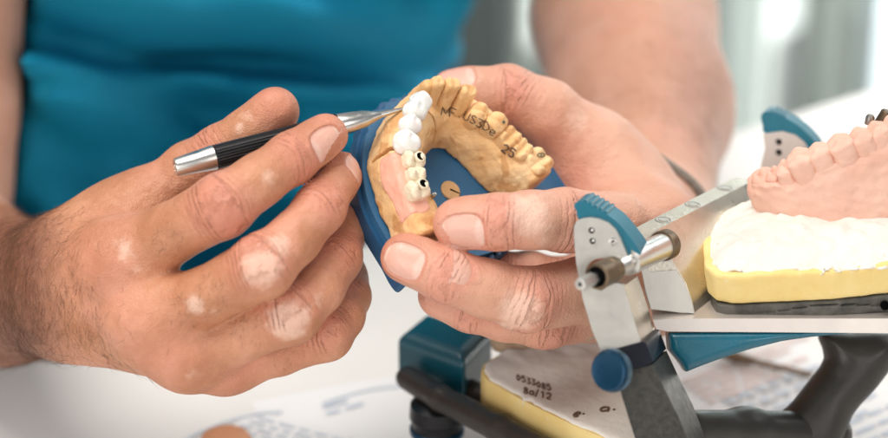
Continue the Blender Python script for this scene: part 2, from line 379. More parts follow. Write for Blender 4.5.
# keep only the big connected body (drop nothing else): vertex attributes
nV = len(V); tone = np.zeros((nV, 3), np.float32); crease = np.zeros((nV, 3), np.float32); nail = np.full((nV, 3), 3.0, np.float32); nail[:, 2] = 0
NAILS = [  # centre in the picture, hand, finger, half length, half width (mm), facing
    ('R', 'index', (325, 141, -23), (.35, -.30, -.88), 5.8, 5.8), ('L', 'index', (463, 228, -27), (-.15, -.42, -.9), 7.2, 6.6),
    ('L', 'middle', (404, 260, -25), (-.1, -.1, -.99), 7.0, 6.2), ('L', 'thumb', (455, 78, 33), (-.1, .75, -.65), 6.5, 6.2),
    ('R', 'middle', (352, 166, -8), (.85, .2, -.5), 5.2, 5.4)]
for hand, nm_, P, r, dn in FING:
    L = np.concatenate([[0], np.cumsum(np.linalg.norm(np.diff(P, axis=0), axis=1))])
    lo = P.min(0) - 18; hi = P.max(0) + 18; I = np.where(np.all((V > lo) & (V < hi), axis=1))[0]; p = V[I]
    best = np.full(len(I), 1e9); tt = np.zeros(len(I)); near = np.zeros((len(I), 3))
    for i in range(len(P) - 1):
        ba = P[i + 1] - P[i]; t = np.clip((p - P[i]) @ ba / (ba @ ba), 0, 1); q = P[i] + t[:, None] * ba
        d = np.linalg.norm(p - q, axis=1) - (r[i] + (r[i + 1] - r[i]) * t); m = d < best
        best[m] = d[m]; tt[m] = L[i] + t[m] * (L[i + 1] - L[i]); near[m] = q[m]
    ok = best < 2.2; off = p - near; off /= np.linalg.norm(off, axis=1)[:, None] + 1e-9
    for j, wd in ((2, 6.5), (4, 3.6)) if nm_ != 'thumb' else ((3, 6.0),):
        t0 = tt - L[j]; dz = off @ dn; wgt = np.exp(-(t0 / wd) ** 2) * np.clip((dz + .15) * 1.6, 0, 1) * (1 if j == 2 else .75)
        wgt = np.where(ok, wgt, 0); ax = P[j + (1 if j < 5 else 0)] - P[j - 1]; ax /= np.linalg.norm(ax); wv_ = np.cross(ax, dn)
        m = wgt > crease[I, 2]; k_ = I[m]; crease[k_, 0] = t0[m]; crease[k_, 1] = ((p - P[j]) @ wv_)[m]; crease[k_, 2] = wgt[m]
        tone[I, 0] = np.maximum(tone[I, 0], np.where(ok, np.exp(-(t0 / 7.5) ** 2) * np.clip(dz + .35, 0, 1) * .8, 0))
    tone[I, 0] = np.maximum(tone[I, 0], np.where(ok, np.clip((tt - (L[-1] - 9)) / 12, 0, 1) * .75, 0))
    # real folds over the joints
    for j, am in ((2, .34), (4, .2)) if nm_ != 'thumb' else ((3, .3),):
        t0 = tt - L[j] + vnoise(p.T, 9, 3, 2) * .8; dz = off @ dn
        disp = -am * np.abs(np.cos(t0 * .95)) ** 6 * np.exp(-(t0 / 5.0) ** 2) * np.clip(dz + .1, 0, 1); V[I] += off * np.where(ok, disp, 0)[:, None]
for hand, nm_, c, fn, hl, hw in NAILS:
    P = [f[2] for f in FING if f[0] == hand and f[1] == nm_][0]; r = [f[3] for f in FING if f[0] == hand and f[1] == nm_][0]
    ax = P[-1] - P[-2]; ax /= np.linalg.norm(ax); fn = np.array(fn, float); fn -= ax * (fn @ ax); fn /= np.linalg.norm(fn); wd = np.cross(ax, fn)
    c0 = mm(*c); cc = P[-1] + ax * ((c0 - P[-1]) @ ax)
    I = np.where(np.linalg.norm(V - (cc + fn * r[-1]), axis=1) < 17)[0]; p = V[I] - cc
    ang = np.arctan2(p @ wd, p @ fn) * r[-1]; u = ang / hw; v = (p @ ax) / hl; facing = (p @ fn) > 0
    I = I[facing]; u = u[facing]; v = v[facing]; p = p[facing]; nail[I, 0] = u; nail[I, 1] = v; nail[I, 2] = 1
    q = np.abs(u) ** 3.2 + np.abs(v) ** 2.6; inside = np.clip((1.15 - q) / .3, 0, 1); ring_ = np.exp(-((q - 1.5) / .5) ** 2) * (v < .75)
    V[I] += fn * (-.55 * inside + .35 * ring_)[:, None]
# pale patches (vitiligo) and red areas, placed on the skin where the photo shows them
PATCH = [((108, 262, -20), 4, .75), ((137, 268, -24), 3, .7), ((246, 250, -40), 4, .6), ((236, 232, -38), 3.5, .5), ((214, 312, -34), 3, .6), ((310, 245, -30), 4, .6), ((316, 300, -26), 4, .7), ((262, 338, -26), 3.5, .5), ((330, 330, -12), 4, .5), ((178, 222, -30), 4, .45), ((250, 352, -18), 3, .5), ((482, 300, -22), 4, .45), ((560, 232, -16), 4, .5), ((590, 300, -8), 5, .45), ((455, 268, -28), 3, .4), ((222, 200, -40), 5.5, .55), ((128, 250, -22), 5.5, .9), ((150, 240, -24), 4, .6), ((195, 305, -34), 4.5, .85), ((262, 268, -44), 8, .95), ((278, 246, -40), 6, .8),
         ((288, 322, -32), 8, 1), ((300, 315, -30), 5, .9), ((192, 368, -20), 5, .85), ((272, 178, -38), 4.5, .8), ((290, 180, -34), 3.5, .6), ((240, 128, -4), 3, .7), ((250, 118, -2), 4.5, .7),
         ((527, 215, -26), 9, .95), ((540, 228, -22), 7, .85), ((521, 312, -22), 8.5, 1), ((508, 322, -16), 6, .8), ((575, 120, 36), 7, .7), ((470, 76, 30), 6, .7), ((337, 190, -14), 4, .6), ((640, 40, 205), 14, .4)]
for c, rr, am in PATCH:
    d = np.linalg.norm(V - mm(*c), axis=1) / rr; I = np.where(d < 2.4)[0]; tone[I, 1] = np.maximum(tone[I, 1], .92 * am * np.exp(-(d[I] / 1.15) ** 2))
for c, rr, am in [((100, 260, -18), 14, .5), ((160, 350, -20), 14, .55), ((236, 376, -10), 10, .6), ((300, 350, -10), 12, .3), ((548, 150, 30), 10, .8), ((510, 110, 34), 6, .9), ((470, 240, -10), 8, .5), ((560, 180, 30), 12, .7), ((150, 150, 12), 12, .3)]:
    d = np.linalg.norm(V - mm(*c), axis=1) / rr; I = np.where(d < 2.5)[0]; tone[I, 0] = np.maximum(tone[I, 0], am * np.exp(-d[I] ** 2))
V[:, 2] += np.where(V[:, 2] < 60, .42 * vnoise((V[:, 0], V[:, 1], V[:, 2]), 11, 77, 3) * (1 - nail[:, 2] * (np.abs(nail[:, 0]) < 1.1) * (np.abs(nail[:, 1]) < 1.1)), 0)
xp = V[:, 0] / (K * (D0 * 1000 + V[:, 2])) + 444
yp = 219 - V[:, 1] / (K * (D0 * 1000 + V[:, 2]))
hand_r = V[:, 0] < 0
s1 = mm(62, 290, 10); e1 = mm(-20, 280, 90); ax1 = (e1 - s1) / np.linalg.norm(e1 - s1)
hr = np.clip((76 - xp) / 42, 0, 1) * np.clip((yp - 203) / 18, 0, 1)
e2 = mm(640, 0, 250); s2 = mm(655, 190, 98); ax2_ = (e2 - s2) / np.linalg.norm(e2 - s2)
hl_ = np.clip(((V - s2) @ ax2_ - 5) / 40, 0, 1) * (.22 + .5 * np.clip((xp - 650) / 60, 0, 1))
tone[:, 2] = np.where(hand_r, hr, hl_)
person = thing('person', 'person in a teal t-shirt holding a dental cast in one hand and a slim brush in the other', 'person', (TC[0], TC[1], -.4))
body = mesh_obj('body', W(V), Q, SKIN, person)
for nm_, arr in (('tone', tone), ('crease', crease), ('nail', nail)):
    at_ = body.data.attributes.new(nm_, 'FLOAT_VECTOR', 'POINT'); at_.data.foreach_set('vector', arr.ravel())
pl_ = body.data.attributes.new('pale', 'FLOAT', 'POINT'); pl_.data.foreach_set('value', (np.clip((V[:, 0] + 25) / 20, 0, 1) * np.where(V[:, 2] > 120, .9, 1) + (hand_r & (yp < 212) & (V[:, 2] > 90)) * .9).astype(np.float32))
print('body verts', nV)
# ------------------------------------------------------------------ table
E1 = on_plane(365, 245); E2 = on_plane(888, 87); ED = (E2 - E1) / np.linalg.norm(E2 - E1); EN = np.array([ED[1], -ED[0], 0])
tab = NT('table_laminate'); tab.set(color=tab.ramp(tab.noise(6, 4), [(.3, (.74, .72, .69)), (.7, (.78, .765, .735))]), rough=.62, spec=.3)
tab.bump(tab.noise(900, 2), .08, .0003)
a = E1 - ED * 1.6; b = E1 + ED * 2.2
top = bm_obj('table', prism_bm([a, b, b + EN * 1.7, a + EN * 1.7], np.array([0, 0, -.03])), tab.m, bevel=.002, smooth=False)
tag(top, 'white laminate work table under the hands and the articulator', 'table')
fl = NT('floor_vinyl'); fl.set(color=fl.ramp(fl.noise(3, 4), [(.3, (.24, .25, .25)), (.7, (.30, .31, .31))]), rough=.5)
tag(mesh_obj('floor', [(-4, -2, -.75), (5, -2, -.75), (5, 4, -.75), (-4, 4, -.75)], [(0, 1, 2, 3)], fl.m, smooth=False), kind='structure')
# ------------------------------------------------------------------ room behind
def wallbox(name, x0, x1, d, depth, mat, label=None, cat=None, z1=1.6, kind=None, parent=None, z0=-.749):
    p0 = CAM + FV * 0; y = d
    c = [(x0, y, z0), (x1, y, z0), (x1, y, z1), (x0, y, z1)]
    o = bm_obj(name, prism_bm(c, np.array([0, depth, 0])), mat, parent, bevel=.004, smooth=False)
    return tag(o, label, cat, kind=kind)
def bx(px, y): return (px - 444) * K * y * 1.12
wallm = simple('grey_wall_paint', (.19, .22, .215), .7, var=.06, scale=2)
tag(mesh_obj('wall', [(-4, 2.6, -.75), (5, 2.6, -.75), (5, 2.6, 2.2), (-4, 2.6, 2.2)], [(0, 1, 2, 3)], wallm, smooth=False, origin=(0, 2.6, -.75)),
    'plain grey wall far behind the seated person', 'wall')
cabw = simple('white_cabinet', (.74, .78, .76), .5, var=.04, scale=3); cabg = simple('grey_cabinet', (.68, .73, .67), .5, var=.05, scale=3)
cabd = simple('dark_gap', (.16, .17, .17), .6); cabg2 = simple('pale_cabinet', (.70, .77, .80), .4)
def cabinet(label, px0, px1, y, mat, doorpx, hm=cabd, cat='cabinet'):
    t = thing('tall_cabinet', label, cat, (bx((px0 + px1) / 2, y), y, -.75), 'tall cabinets against the back wall')
    wallbox('cabinet_body', bx(px0, y), bx(px1, y), y, .4, mat, parent=t)
    wallbox('door', bx(px0, y) + .006, bx(doorpx, y) - .003, y - .02, .017, mat, parent=t, z0=-.7)
    h = wallbox('handle', bx(doorpx - 3, y) - .006, bx(doorpx - 3, y) + .002, y - .035, .013, hm, parent=t, z0=-.5, z1=-.3)
    return t
cabinet('narrow white cabinet seen between the shirt and the raised forearm', 516, 535, 2.0, cabw, 534)
cabinet('tall white cabinet just right of the raised forearm', 742, 784, 2.05, cabw, 780)
cabinet('tall grey-green cabinet between two pale ones', 787, 846, 2.08, cabg, 842)
cabinet('pale bluish cabinet at the far right edge', 849, 930, 2.0, cabg2, 900)
gr = simple('green_plastic', (.30, .36, .16), .5)
tag(bm_obj('bin', lathe_bm((bx(525, 1.95), 1.9, -.75), (0, 0, 1), [(0, 60), (6, 68), (330, 80), (338, 84), (342, 80), (338, 76)], n=28), gr), 'dull green bin standing in front of the narrow white cabinet', 'bin')
# ------------------------------------------------------------------ shirt (clothing of the person)
sh = NT('teal_jersey'); lw = sh.n('ShaderNodeLayerWeight'); lw.inputs[0].default_value = .35
sh.set(color=sh.ramp(sh.noise(9, 4), [(.3, (.001, .215, .37)), (.7, (.003, .28, .45))]), rough=.72, spec=.25)
sh.p.inputs['Sheen Weight'].default_value = .0; sh.p.inputs['Sheen Tint'].default_value = (.1, .6, .75, 1)
sh.bump(sh.noise(1500, 2), .3, .0003)
lo = world_to_view(TC + [0, 0, -.1]); 
def shirt_fn(X, Y, Z):
    d = None
    for s_ in (-1, 1):
        c0 = TC + TA * .068 * s_; q = cone_sdf(X, Y, Z, world_to_view(c0 + [0, 0, -.12]), world_to_view(c0 + [0, 0, .6]), 86 + 4 * (s_ > 0), 92 + 2 * (s_ > 0))
        d = q if d is None else smin(d, q, 30)
    d = smin(d, cone_sdf(X, Y, Z, mm(418, -330, 215), mm(470, -240, 240), 66, 60), 25)
    # folds: mostly across the belly, drawn towards the far shoulder
    t = Y + .16 * X + 10 * np.sin(X / 62.0 + .6) + .10 * Z
    u = Y * .55 - .8 * X
    lw_ = 1 / (1 + np.exp((X + 150) / 14.0)); G = lambda c_, w_: np.exp(-((c_) / w_) ** 2)
    f = 12 * G(Y - 88 + .05 * (X + 60), 13) - 13 * G(Y - 69 + .05 * (X + 60), 5.5) * (1 - .7 * lw_) + 7 * G(Y - 58 + .05 * (X + 60), 6)
    f = f + 6 * lw_ * np.sin((Y + .95 * X) / 9.0) + 5 * np.sin((Y - .35 * X) / 13.0 + 1.5 * np.sin(X / 60.0)) * (Y < 52) + 2.5 * np.sin(t / 6.0 + X / 30.0)
    f = f * 1.9
    f = f + 20 / (1 + np.exp(-(Y - 74 + .06 * X) / 4.5)) * (1 - .8 * lw_) / (1 + np.exp((X + 45) / 10.0)) - 10 * G(Y - 30 + .5 * (X + 60), 9) - 8 * G(Y + 12 + .4 * (X + 100), 8)
    f = np.maximum(f, -16) * (.3 + .7 / (1 + np.exp((X + 40) / 10.0))); d = d - f
    d = smin(d, cone_sdf(X, Y, Z, mm(400, -160, 320), mm(440, -8, 300), 38, 17) - .15 * f, 14)      # loose cloth of the sleeve and side
    for a_, b_, ra_, rb_ in ((mm(-90, 240, 178), mm(-86, 100, 166), 44, 46), (mm(-86, 100, 166), mm(-84, -90, 150), 46, 48), (mm(-92, 240, 178), mm(2, 290, 56), 42, 30)):
        for dz_ in (0, -30, -60, -90): d = smax(d, -cone_sdf(X, Y, Z, a_ + [0, 0, dz_], b_ + [0, 0, dz_], ra_, rb_), 3)
    return d
sv, sq = grid_sdf(shirt_fn, (-300, -220, 20), (60, 300, 500), 4.5)
mesh_obj('t_shirt', W(sv), sq, sh.m, person)
# ------------------------------------------------------------------ hair on the arms
hm_ = simple('body_hair', (.14, .06, .03), .55, var=.3)
HV, HF = [], []
def hair(name, sel, n, length, direction, lift, rad):
    I = np.where(sel)[0]; I = rng.choice(I, min(n, len(I)), replace=False); vs, fs = [], []
    d0 = np.array(direction, float); d0 /= np.linalg.norm(d0)
    nv = body.data.vertices
    for i in I:
        p = V[i]; nr = nv[int(i)].normal; nrm = np.array([np.dot(nr, RV), np.dot(nr, UV), np.dot(nr, FV)])
        d = d0 + rng.normal(size=3) * .42; d -= nrm * (d @ nrm); d /= np.linalg.norm(d) + 1e-6; d = d + nrm * lift * rng.uniform(.4, 1.3)
        L = length * rng.uniform(.5, 1.3); side = np.cross(d, nrm); side /= np.linalg.norm(side) + 1e-6; b0 = len(vs)
        curl = side * rng.normal() * .25
        for k in range(4):
            t = k / 3; c = p + (d * t - nrm * lift * .5 * t * t + curl * t * t) * L; r = rad * (1 - t * .85)
            vs += [c + side * r, c - side * r * .5 + nrm * r, c - side * r * .5 - nrm * r]
        for k in range(3):
            a = b0 + k * 3
            for e in range(3): fs.append((a + e, a + (e + 1) % 3, a + 3 + (e + 1) % 3, a + 3 + e))
    o_ = len(HV); HV.extend(vs); HF.extend([tuple(i_ + o_ for i_ in f) for f in fs])
vis = V[:, 2] < 140
hair('forearm_hair', hand_r & vis & (yp > 200) & (rng.random(nV) < np.clip((108 - xp) / 90, 0, 1) ** 2.2), 6000, 7.0, (-.2, -.9, -.1), .3, .036)
hair('forearm_hair', (tone[:, 2] > .12) & (~hand_r) & (V[:, 2] < 300), 900, 8, (.3, -.9, -.3), .3, .055)
bz = rng.random(nV) < np.exp(-(np.linalg.norm(V - mm(92, 322, -8), axis=1) / 15) ** 2)
hair('hand_hair', bz, 190, 6, (-.1, -1, 0), .3, .045)
fz = np.zeros(nV, bool)
for c in ((170, 240, -32), (212, 292, -36), (245, 330, -30), (285, 352, -12), (190, 310, -30)): fz |= np.linalg.norm(V - mm(*c), axis=1) < 7
hair('finger_hair', fz, 160, 3.2, (-.3, -.8, 0), .3, .04)
tag(mesh_obj('body_hair', W(np.array(HV)), HF, hm_, person), kind='stuff')
# ------------------------------------------------------------------ bracelet
bvh = BVHTree.FromPolygons([tuple(v) for v in V], [tuple(q) for q in Q.tolist()])
cb = mm(624, 240, 84); e1_ = np.array([.78, -.62, .25]); a_ = np.array([-.05, .35, .93]); e1_ /= np.linalg.norm(e1_); e2_ = np.cross(a_, e1_); e2_ /= np.linalg.norm(e2_)
pts = []
for i in range(40):
    th = 2 * math.pi * i / 40; d = e1_ * math.cos(th) + e2_ * math.sin(th); h = bvh.ray_cast(Vector(cb + d * 90), Vector(-d))
    if h[0] is not None: pts.append(np.array(h[0]) + d * 1.1)
pts = catmull(pts, 4, True)
brm = simple('dark_cord', (.24, .21, .18), .6, var=.3, scale=500, bump=.6, bscale=1500)
br = thing('bracelet', 'thin grey cord bracelet round the wrist of the far arm', 'bracelet', W(cb))
bm_obj('cord', tube_bm([W(p) for p in pts + [pts[0]]], 2.1, 8), brm, br)
top_i = int(np.argmin([np.linalg.norm(p - mm(676, 183, 70)) for p in pts])); bead = simple('grey_metal_bead', (.20, .20, .19), .45, .6)
for k in (-5, 0, 5):
    p = pts[(top_i + k) % len(pts)]; q = pts[(top_i + k + 1) % len(pts)]; ax = W(q) - W(p)
    bm_obj('bead', lathe_bm(W(p), ax, [(-2.6, .8), (-2.0, 1.6), (0, 1.9), (2.0, 1.6), (2.6, .8)], n=16), bead, br)
# ------------------------------------------------------------------ the pen-like tool
steel = simple('brushed_steel', (.62, .60, .57), .30, 1, var=.02, scale=30)
steel.node_tree.nodes['Principled BSDF'].inputs['Anisotropic'].default_value = .5
blk = simple('black_anodised', (.012, .012, .014), .34, .4, var=.3, scale=500)
pa = mm(175, 167.5, -21); pb = mm(412, 106.5, 2); PA, PB = W(pa), W(pb); axp = PB - PA; PL = np.linalg.norm(axp) * 1000; ux = axp / np.linalg.norm(axp)
tl = thing('dental_tool', 'slim black and silver tool held like a pen in the left-hand side fingers', 'dental tool', PA)
tl['label'] = 'slim black and silver pen-like tool whose thin tip touches the white bridge'
f_ = PL / 241.0
bm_obj('end_cap', lathe_bm(PA, ux, [(0, 0.02), (0, 1.2), (.25, 1.25), (.25, 1.6), (0, 1.7), (0, 2.7), (.5, 3.05), (38 * f_, 4.15), (39 * f_, 4.15), (39.3 * f_, 3.9)], n=48), steel, tl)
def rip(i, t): return -.06 if (i % 4) in (0,) else 0
bm_obj('barrel', lathe_bm(PA + ux * .0395 * f_ * 1.0, ux, [(0, 3.9), (0.4, 4.15), (124 * f_, 4.15), (125 * f_, 4.0)], n=96, ripple=rip), blk, tl, sharp=20)
bm_obj('cone', lathe_bm(PA, ux, [(164.3 * f_, 3.9), (165 * f_, 3.95), (180 * f_, 3.5), (192 * f_, 2.9), (200 * f_, 2.0), (206 * f_, 1.4), (209 * f_, 1.15)], n=48), steel, tl)
bm_obj('tip', lathe_bm(PA, ux, [(208.5 * f_, 1.2), (214 * f_, 1.1), (228 * f_, .62), (241 * f_, .32)], n=24), steel, tl)
# ------------------------------------------------------------------ the hand-held dental cast on its blue plate
nC = np.array([.45047, .45047, -.77081]); xC = np.array([.75294, .27224, .59913]); yC = np.array([-.47974, .85027, .21654]); OC = mm(455, 185, 15)
def cw(p): p = np.asarray(p, float); return W(OC + np.multiply.outer(p[..., 0], xC) + np.multiply.outer(p[..., 1], yC) + np.multiply.outer(p[..., 2], nC))
def inv(px, py, h, O=OC, n=nC, x=xC, y=yC):
    c = np.array([0, 0, -D0 * 1000]); r = np.array([(px - 444) * K, (219 - py) * K, 1.0]); t = ((O + n * h - c) @ n) / (r @ n); q = c + r * t - O - n * h; return np.array([q @ x, q @ y])
def path_field(X, Y, path):            # closest point on a 2D polyline: signed side offset, arc length
    best = None; L = 0
    for i in range(len(path) - 1):
        a, b = path[i], path[i + 1]; ba = b - a; l = np.linalg.norm(ba); t = ((X - a[0]) * ba[0] + (Y - a[1]) * ba[1]) / l ** 2
        tc_ = np.clip(t, 0, 1); dx = X - a[0] - tc_ * ba[0]; dy = Y - a[1] - tc_ * ba[1]; d = np.sqrt(dx * dx + dy * dy); sg = np.sign(-dx * ba[1] + dy * ba[0])
        if best is None: best, S, T = d, sg * d, L + tc_ * l
        else: m = d < best; best = np.where(m, d, best); S = np.where(m, sg * d, S); T = np.where(m, L + tc_ * l, T)
        L += l
    return S, T, L
buff = NT('buff_stone'); 
bc = buff.ramp(buff.noise(70, 6, .62), [(.28, (.74, .40, .155)), (.52, (.90, .575, .28)), (.75, (.93, .68, .39))])
bc = buff.mix(buff.math('MULTIPLY', buff.sstep(buff.noise(95, 3, .5, dist=1.4), .54, .64), .6), bc, (.58, .25, .07))
bc = buff.mix(buff.math('MULTIPLY', buff.sstep(buff.noise(1300, 2, .5), .68, .76), .5), bc, (.36, .18, .07))
buff.set(color=bc, rough=buff.math('MULTIPLY_ADD', buff.noise(200, 3), .3, .35), spec=.4, sss=.05); buff.p.inputs['Subsurface Scale'].default_value = .002
b_ = buff.bump(buff.noise(520, 6, .75), .8, .0006); buff.bump(buff.noise(130, 4, .6, dist=.6), .5, .0012, b_)
BUFF = buff.m
AP = [np.array(p, float) for p in catmull([(-27, -30), (-27.5, -17), (-27, -5), (-25, 6), (-19.5, 15.5), (-11, 22), (-1, 24.5), (8.5, 20.5), (14.5, 12), (18.5, 2), (22, -8), (26, -24)], 5)]
cast_res = .42
facets = [(np.array([math.cos(a), math.sin(a)]), r_) for a, r_ in zip(np.linspace(0, 2 * math.pi, 15)[:-1], [40, 41, 40.5, 39, 38.5, 38, 39, 41, 42, 43.5, 44, 43, 41, 40])]
def arch_fn(X, Y, Z, infl=0.0):
    S, T, L = path_field(X, Y, AP)      # S>0: outer side
    left = np.clip((-X - 5) / 18, 0, 1)
    wn = .55 * vnoise((X, Y, Z), 15, 11, 2) + .2 * vnoise((X, Y, Z), 5, 12, 2)
    S = S * 1.0
    out = (S - (9.3 - 1.0 * left)) + np.maximum(Z - 9, 0) * (.50 - .18 * left) - np.maximum(-(Z - 5), 0) * .05
    inn = (-S - 10.2) + Z * (.30 + .05 * left) + np.maximum(Z - 12, 0) * .35
    fw = np.exp(-((T - 76) / 13.0) ** 2); inn = inn + fw * np.maximum(Z - 7, 0) * .55
    top = Z - (15.4 + .5 * np.sin(T / 4.1) - 2.6 * fw)
    f = smax(smax(out, inn, 1.5), smax(top, -Z, 1.2), 2.0) - wn
    end1 = -(Y + 17.5) - .12 * (X + 27); end2 = (.22 * (X - 24) - .975 * (Y + 12.5))
    f = smax(f, np.where(X < 0, end1, end2), 1.6)
    f = smax(f, X + Y * .30 - 29.5, 1.2)
    for tcut, wd in ((43.0, .45), (63.5, .3)):
        f = np.maximum(f, -(np.maximum(np.abs(T - tcut + .25 * np.sin(Z * .9)) - wd, 2.5 - Z)))
    return f - infl
cast = thing('dental_cast', 'buff stone upper arch cast on a blue plate held between the hands', 'dental cast', W(OC))
av, aq = grid_sdf(arch_fn, (-42, -22, -1.5), (34, 38, 20), cast_res)
arch = mesh_obj('arch', cw(av), aq, BUFF, cast)
def tooth_fn(kind, w_, b_w, h1, seed=0):
    r_ = np.random.default_rng(seed); j = r_.uniform(-.3, .3, 6)
    def fn(X, Y, Z):                    # X along the arch, Y outwards, Z up
        tp = .55 + .45 * np.clip((h1 - Z) / 3.0, 0, 1) if kind != 'incisor' else 1.0
        if kind == 'incisor':
            th = b_w * .5 * (1 - .55 * np.clip((Z - h1 + 9) / 9, 0, 1)); yo = Y - b_w * .25 + .0 * Z
            a = np.abs(X) / (w_ / 2 * (1 - .10 * np.clip((h1 - Z) / 9, 0, 1)) + 1e-6); b = np.abs(yo) / th
            f = ((a ** 3 + b ** 2.4) ** (1 / 2.6) - 1) * th
            top = Z - (h1 - .5 * (X / w_ * 2) ** 4 - .2 * np.cos(X * 2.0 + j[0]))
            f = smax(f, top, 1.0); f = f + .35 * np.exp(-((X / (w_ * .3)) ** 2)) * np.exp(-((Z - h1 + 4.5) / 2.6) ** 2) * (Y < b_w * .25)
        else:
            a = np.abs(X) / (w_ / 2); b = np.abs(Y) / (b_w / 2); bulge = 1 - .05 * ((Z - h1 + 4) / 4) ** 2
            f = ((a ** 3.6 + b ** 3.2) ** (1 / 3.4) - bulge) * min(w_, b_w) / 2
            cu = 0
            cs = [(0, .27), (0, -.25)] if kind == 'premolar' else [(.25, .27), (-.25, .26), (.25, -.26), (-.26, -.25)]
            for i, (cx, cy) in enumerate(cs):
                cu = cu + ((2.3 if kind == 'premolar' else 1.7) + j[i]) * np.exp(-(((X - cx * w_) / (w_ * (.30 if kind == 'premolar' else .17))) ** 2 + ((Y - cy * b_w) / (b_w * .19)) ** 2))
            gr_ = .5 * np.exp(-(Y / .55) ** 2) + (.4 * np.exp(-(X / .5) ** 2) if kind == 'molar' else 0)
            f = smax(f, Z - (h1 - 2.0 + cu - gr_), .8)
        return np.maximum(f, -Z) - .22 * vnoise((X, Y, Z), 4.0, seed, 3)
    return fn
def make_tooth(parent, mat, c, ang, kind, w_, b_w, h0, h1, frame, seed=0, name='tooth', res=.33, tilt=0.0):
    fn = tooth_fn(kind, w_, b_w, h1 - h0, seed); m = 1.2
    v, q = grid_sdf(fn, (-w_ / 2 - m, -b_w / 2 - m - 1, -.6), (w_ / 2 + m, b_w / 2 + m + 1, h1 - h0 + 1.6), res)
    ca, sa = math.cos(ang), math.sin(ang); y_ = v[:, 1] + tilt * v[:, 2]
    loc_ = np.stack([c[0] + v[:, 0] * ca - y_ * sa, c[1] + v[:, 0] * sa + y_ * ca, v[:, 2] + h0], 1)
    return mesh_obj(name, frame(loc_), q, mat, parent)
def path_at(c, path=AP):
    a = np.array(path); i = int(np.argmin(np.linalg.norm(a - np.array(c), axis=1))); i = min(max(i, 1), len(a) - 2); t = a[i + 1] - a[i - 1]; return math.atan2(t[1], t[0])
TE = [((433, 92), 19.5, 'incisor', 3.6, 7.5, 20.5), ((441, 93), 20, 'incisor', 5.0, 8.5, 22.5), ((453, 96), 20, 'incisor', 6.0, 9, 23), ((467, 102), 20, 'incisor', 6.4, 9, 22.5),
      ((480, 112), 19, 'premolar', 6.4, 7.4, 21.5), ((497, 122), 19.5, 'premolar', 7.2, 8.0, 22), ((511, 136), 18.5, 'molar', 7.4, 8.8, 20.3), ((523, 148), 18, 'molar', 6.8, 8.8, 19.6), ((539, 161), 16.5, 'molar', 9.8, 10.4, 18.6)]
for i, (p, h, kd, w_, b_w, h1) in enumerate(TE):
    c = inv(p[0], p[1], h); make_tooth(cast, BUFF, c, path_at(c), kd, w_, b_w, 6, h1, cw, 20 + i, tilt=.10 if kd == 'incisor' else 0)
    if i in (5, 8): 
        pass
# pink gum and the three cream implant teeth with black screw holes
PINK = simple('pink_silicone', (.80, .40, .29), .5, var=.06, scale=200, bump=.4, bscale=500); PINK.node_tree.nodes['Principled BSDF'].inputs['Subsurface Weight'].default_value = .1; PINK.node_tree.nodes['Principled BSDF'].inputs['Subsurface Scale'].default_value = .002
def pink_fn(X, Y, Z):
    S, T, L = path_field(X, Y, AP); f = arch_fn(X, Y, Z, .30) + .12 * vnoise((X, Y, Z), 4, 15, 2)
    return smax(f, smax(np.maximum(np.abs(T - 30.8 + .4 * np.sin(S * .8)) - 10.8, -(S + 1.5)), np.maximum(8.6 + .7 * np.sin(T / 3.2) - Z, S - 9.4), 1.2), 1.2)
v, q = grid_sdf(pink_fn, (-42, -22, 4), (-10, 22, 20), .42); mesh_obj('pink_gum', cw(v), q, PINK, cast)
CREAM = simple('cream_ceramic', (.80, .69, .51), .28, var=.05, scale=300, coat=.3); DARK = simple('hole_black', (.004, .004, .004), .9, spec=0)
for i, (p, h, w_, b_w, hole) in enumerate([((416, 157), 19, 6.8, 7.8, (420, 157)), ((418, 172), 19, 5.4, 6.8, None), ((420, 187), 19, 7.2, 8.2, (423, 184))]):
    c = inv(p[0], p[1], h); o = make_tooth(cast, CREAM, c, path_at(c), 'premolar', w_, b_w, 12, 20.4, cw, 40 + i, name='implant_tooth', res=.3)
    if hole:
        hb = BVHTree.FromObject(o, bpy.context.evaluated_depsgraph_get()) if False else None
        hc = inv(hole[0], hole[1], 19.6); p0 = cw(np.array([hc[0], hc[1], 17.0])); bm_obj('screw_hole', lathe_bm(p0, cw(np.array([hc[0], hc[1], 30.])) - p0, [(0, 1.4), (3.0, 1.4), (3.25, 1.25)], n=28), DARK, o)
        bm_obj('hole_rim', lathe_bm(p0, cw(np.array([hc[0], hc[1], 30.])) - p0, [(0, 1.4), (2.6, 2.1), (3.1, 1.9), (3.3, 1.55), (3.1, 1.4)], n=28, cap=False), CREAM, o)
pn = inv(399, 160, 15.5); STEELP = simple('pin_steel', (.35, .33, .30), .35, .9)
for px_, py_, r_ in ((406, 160, 1.0), (433, 196, .8)):
    c = inv(px_, py_, 15.5); p0 = cw(np.array([c[0], c[1], 13.5])); bm_obj('pin', lathe_bm(p0, cw(np.array([c[0], c[1], 30.])) - p0, [(0, r_), (3.4, r_), (3.6, r_ * .5)], n=16), STEELP, cast)
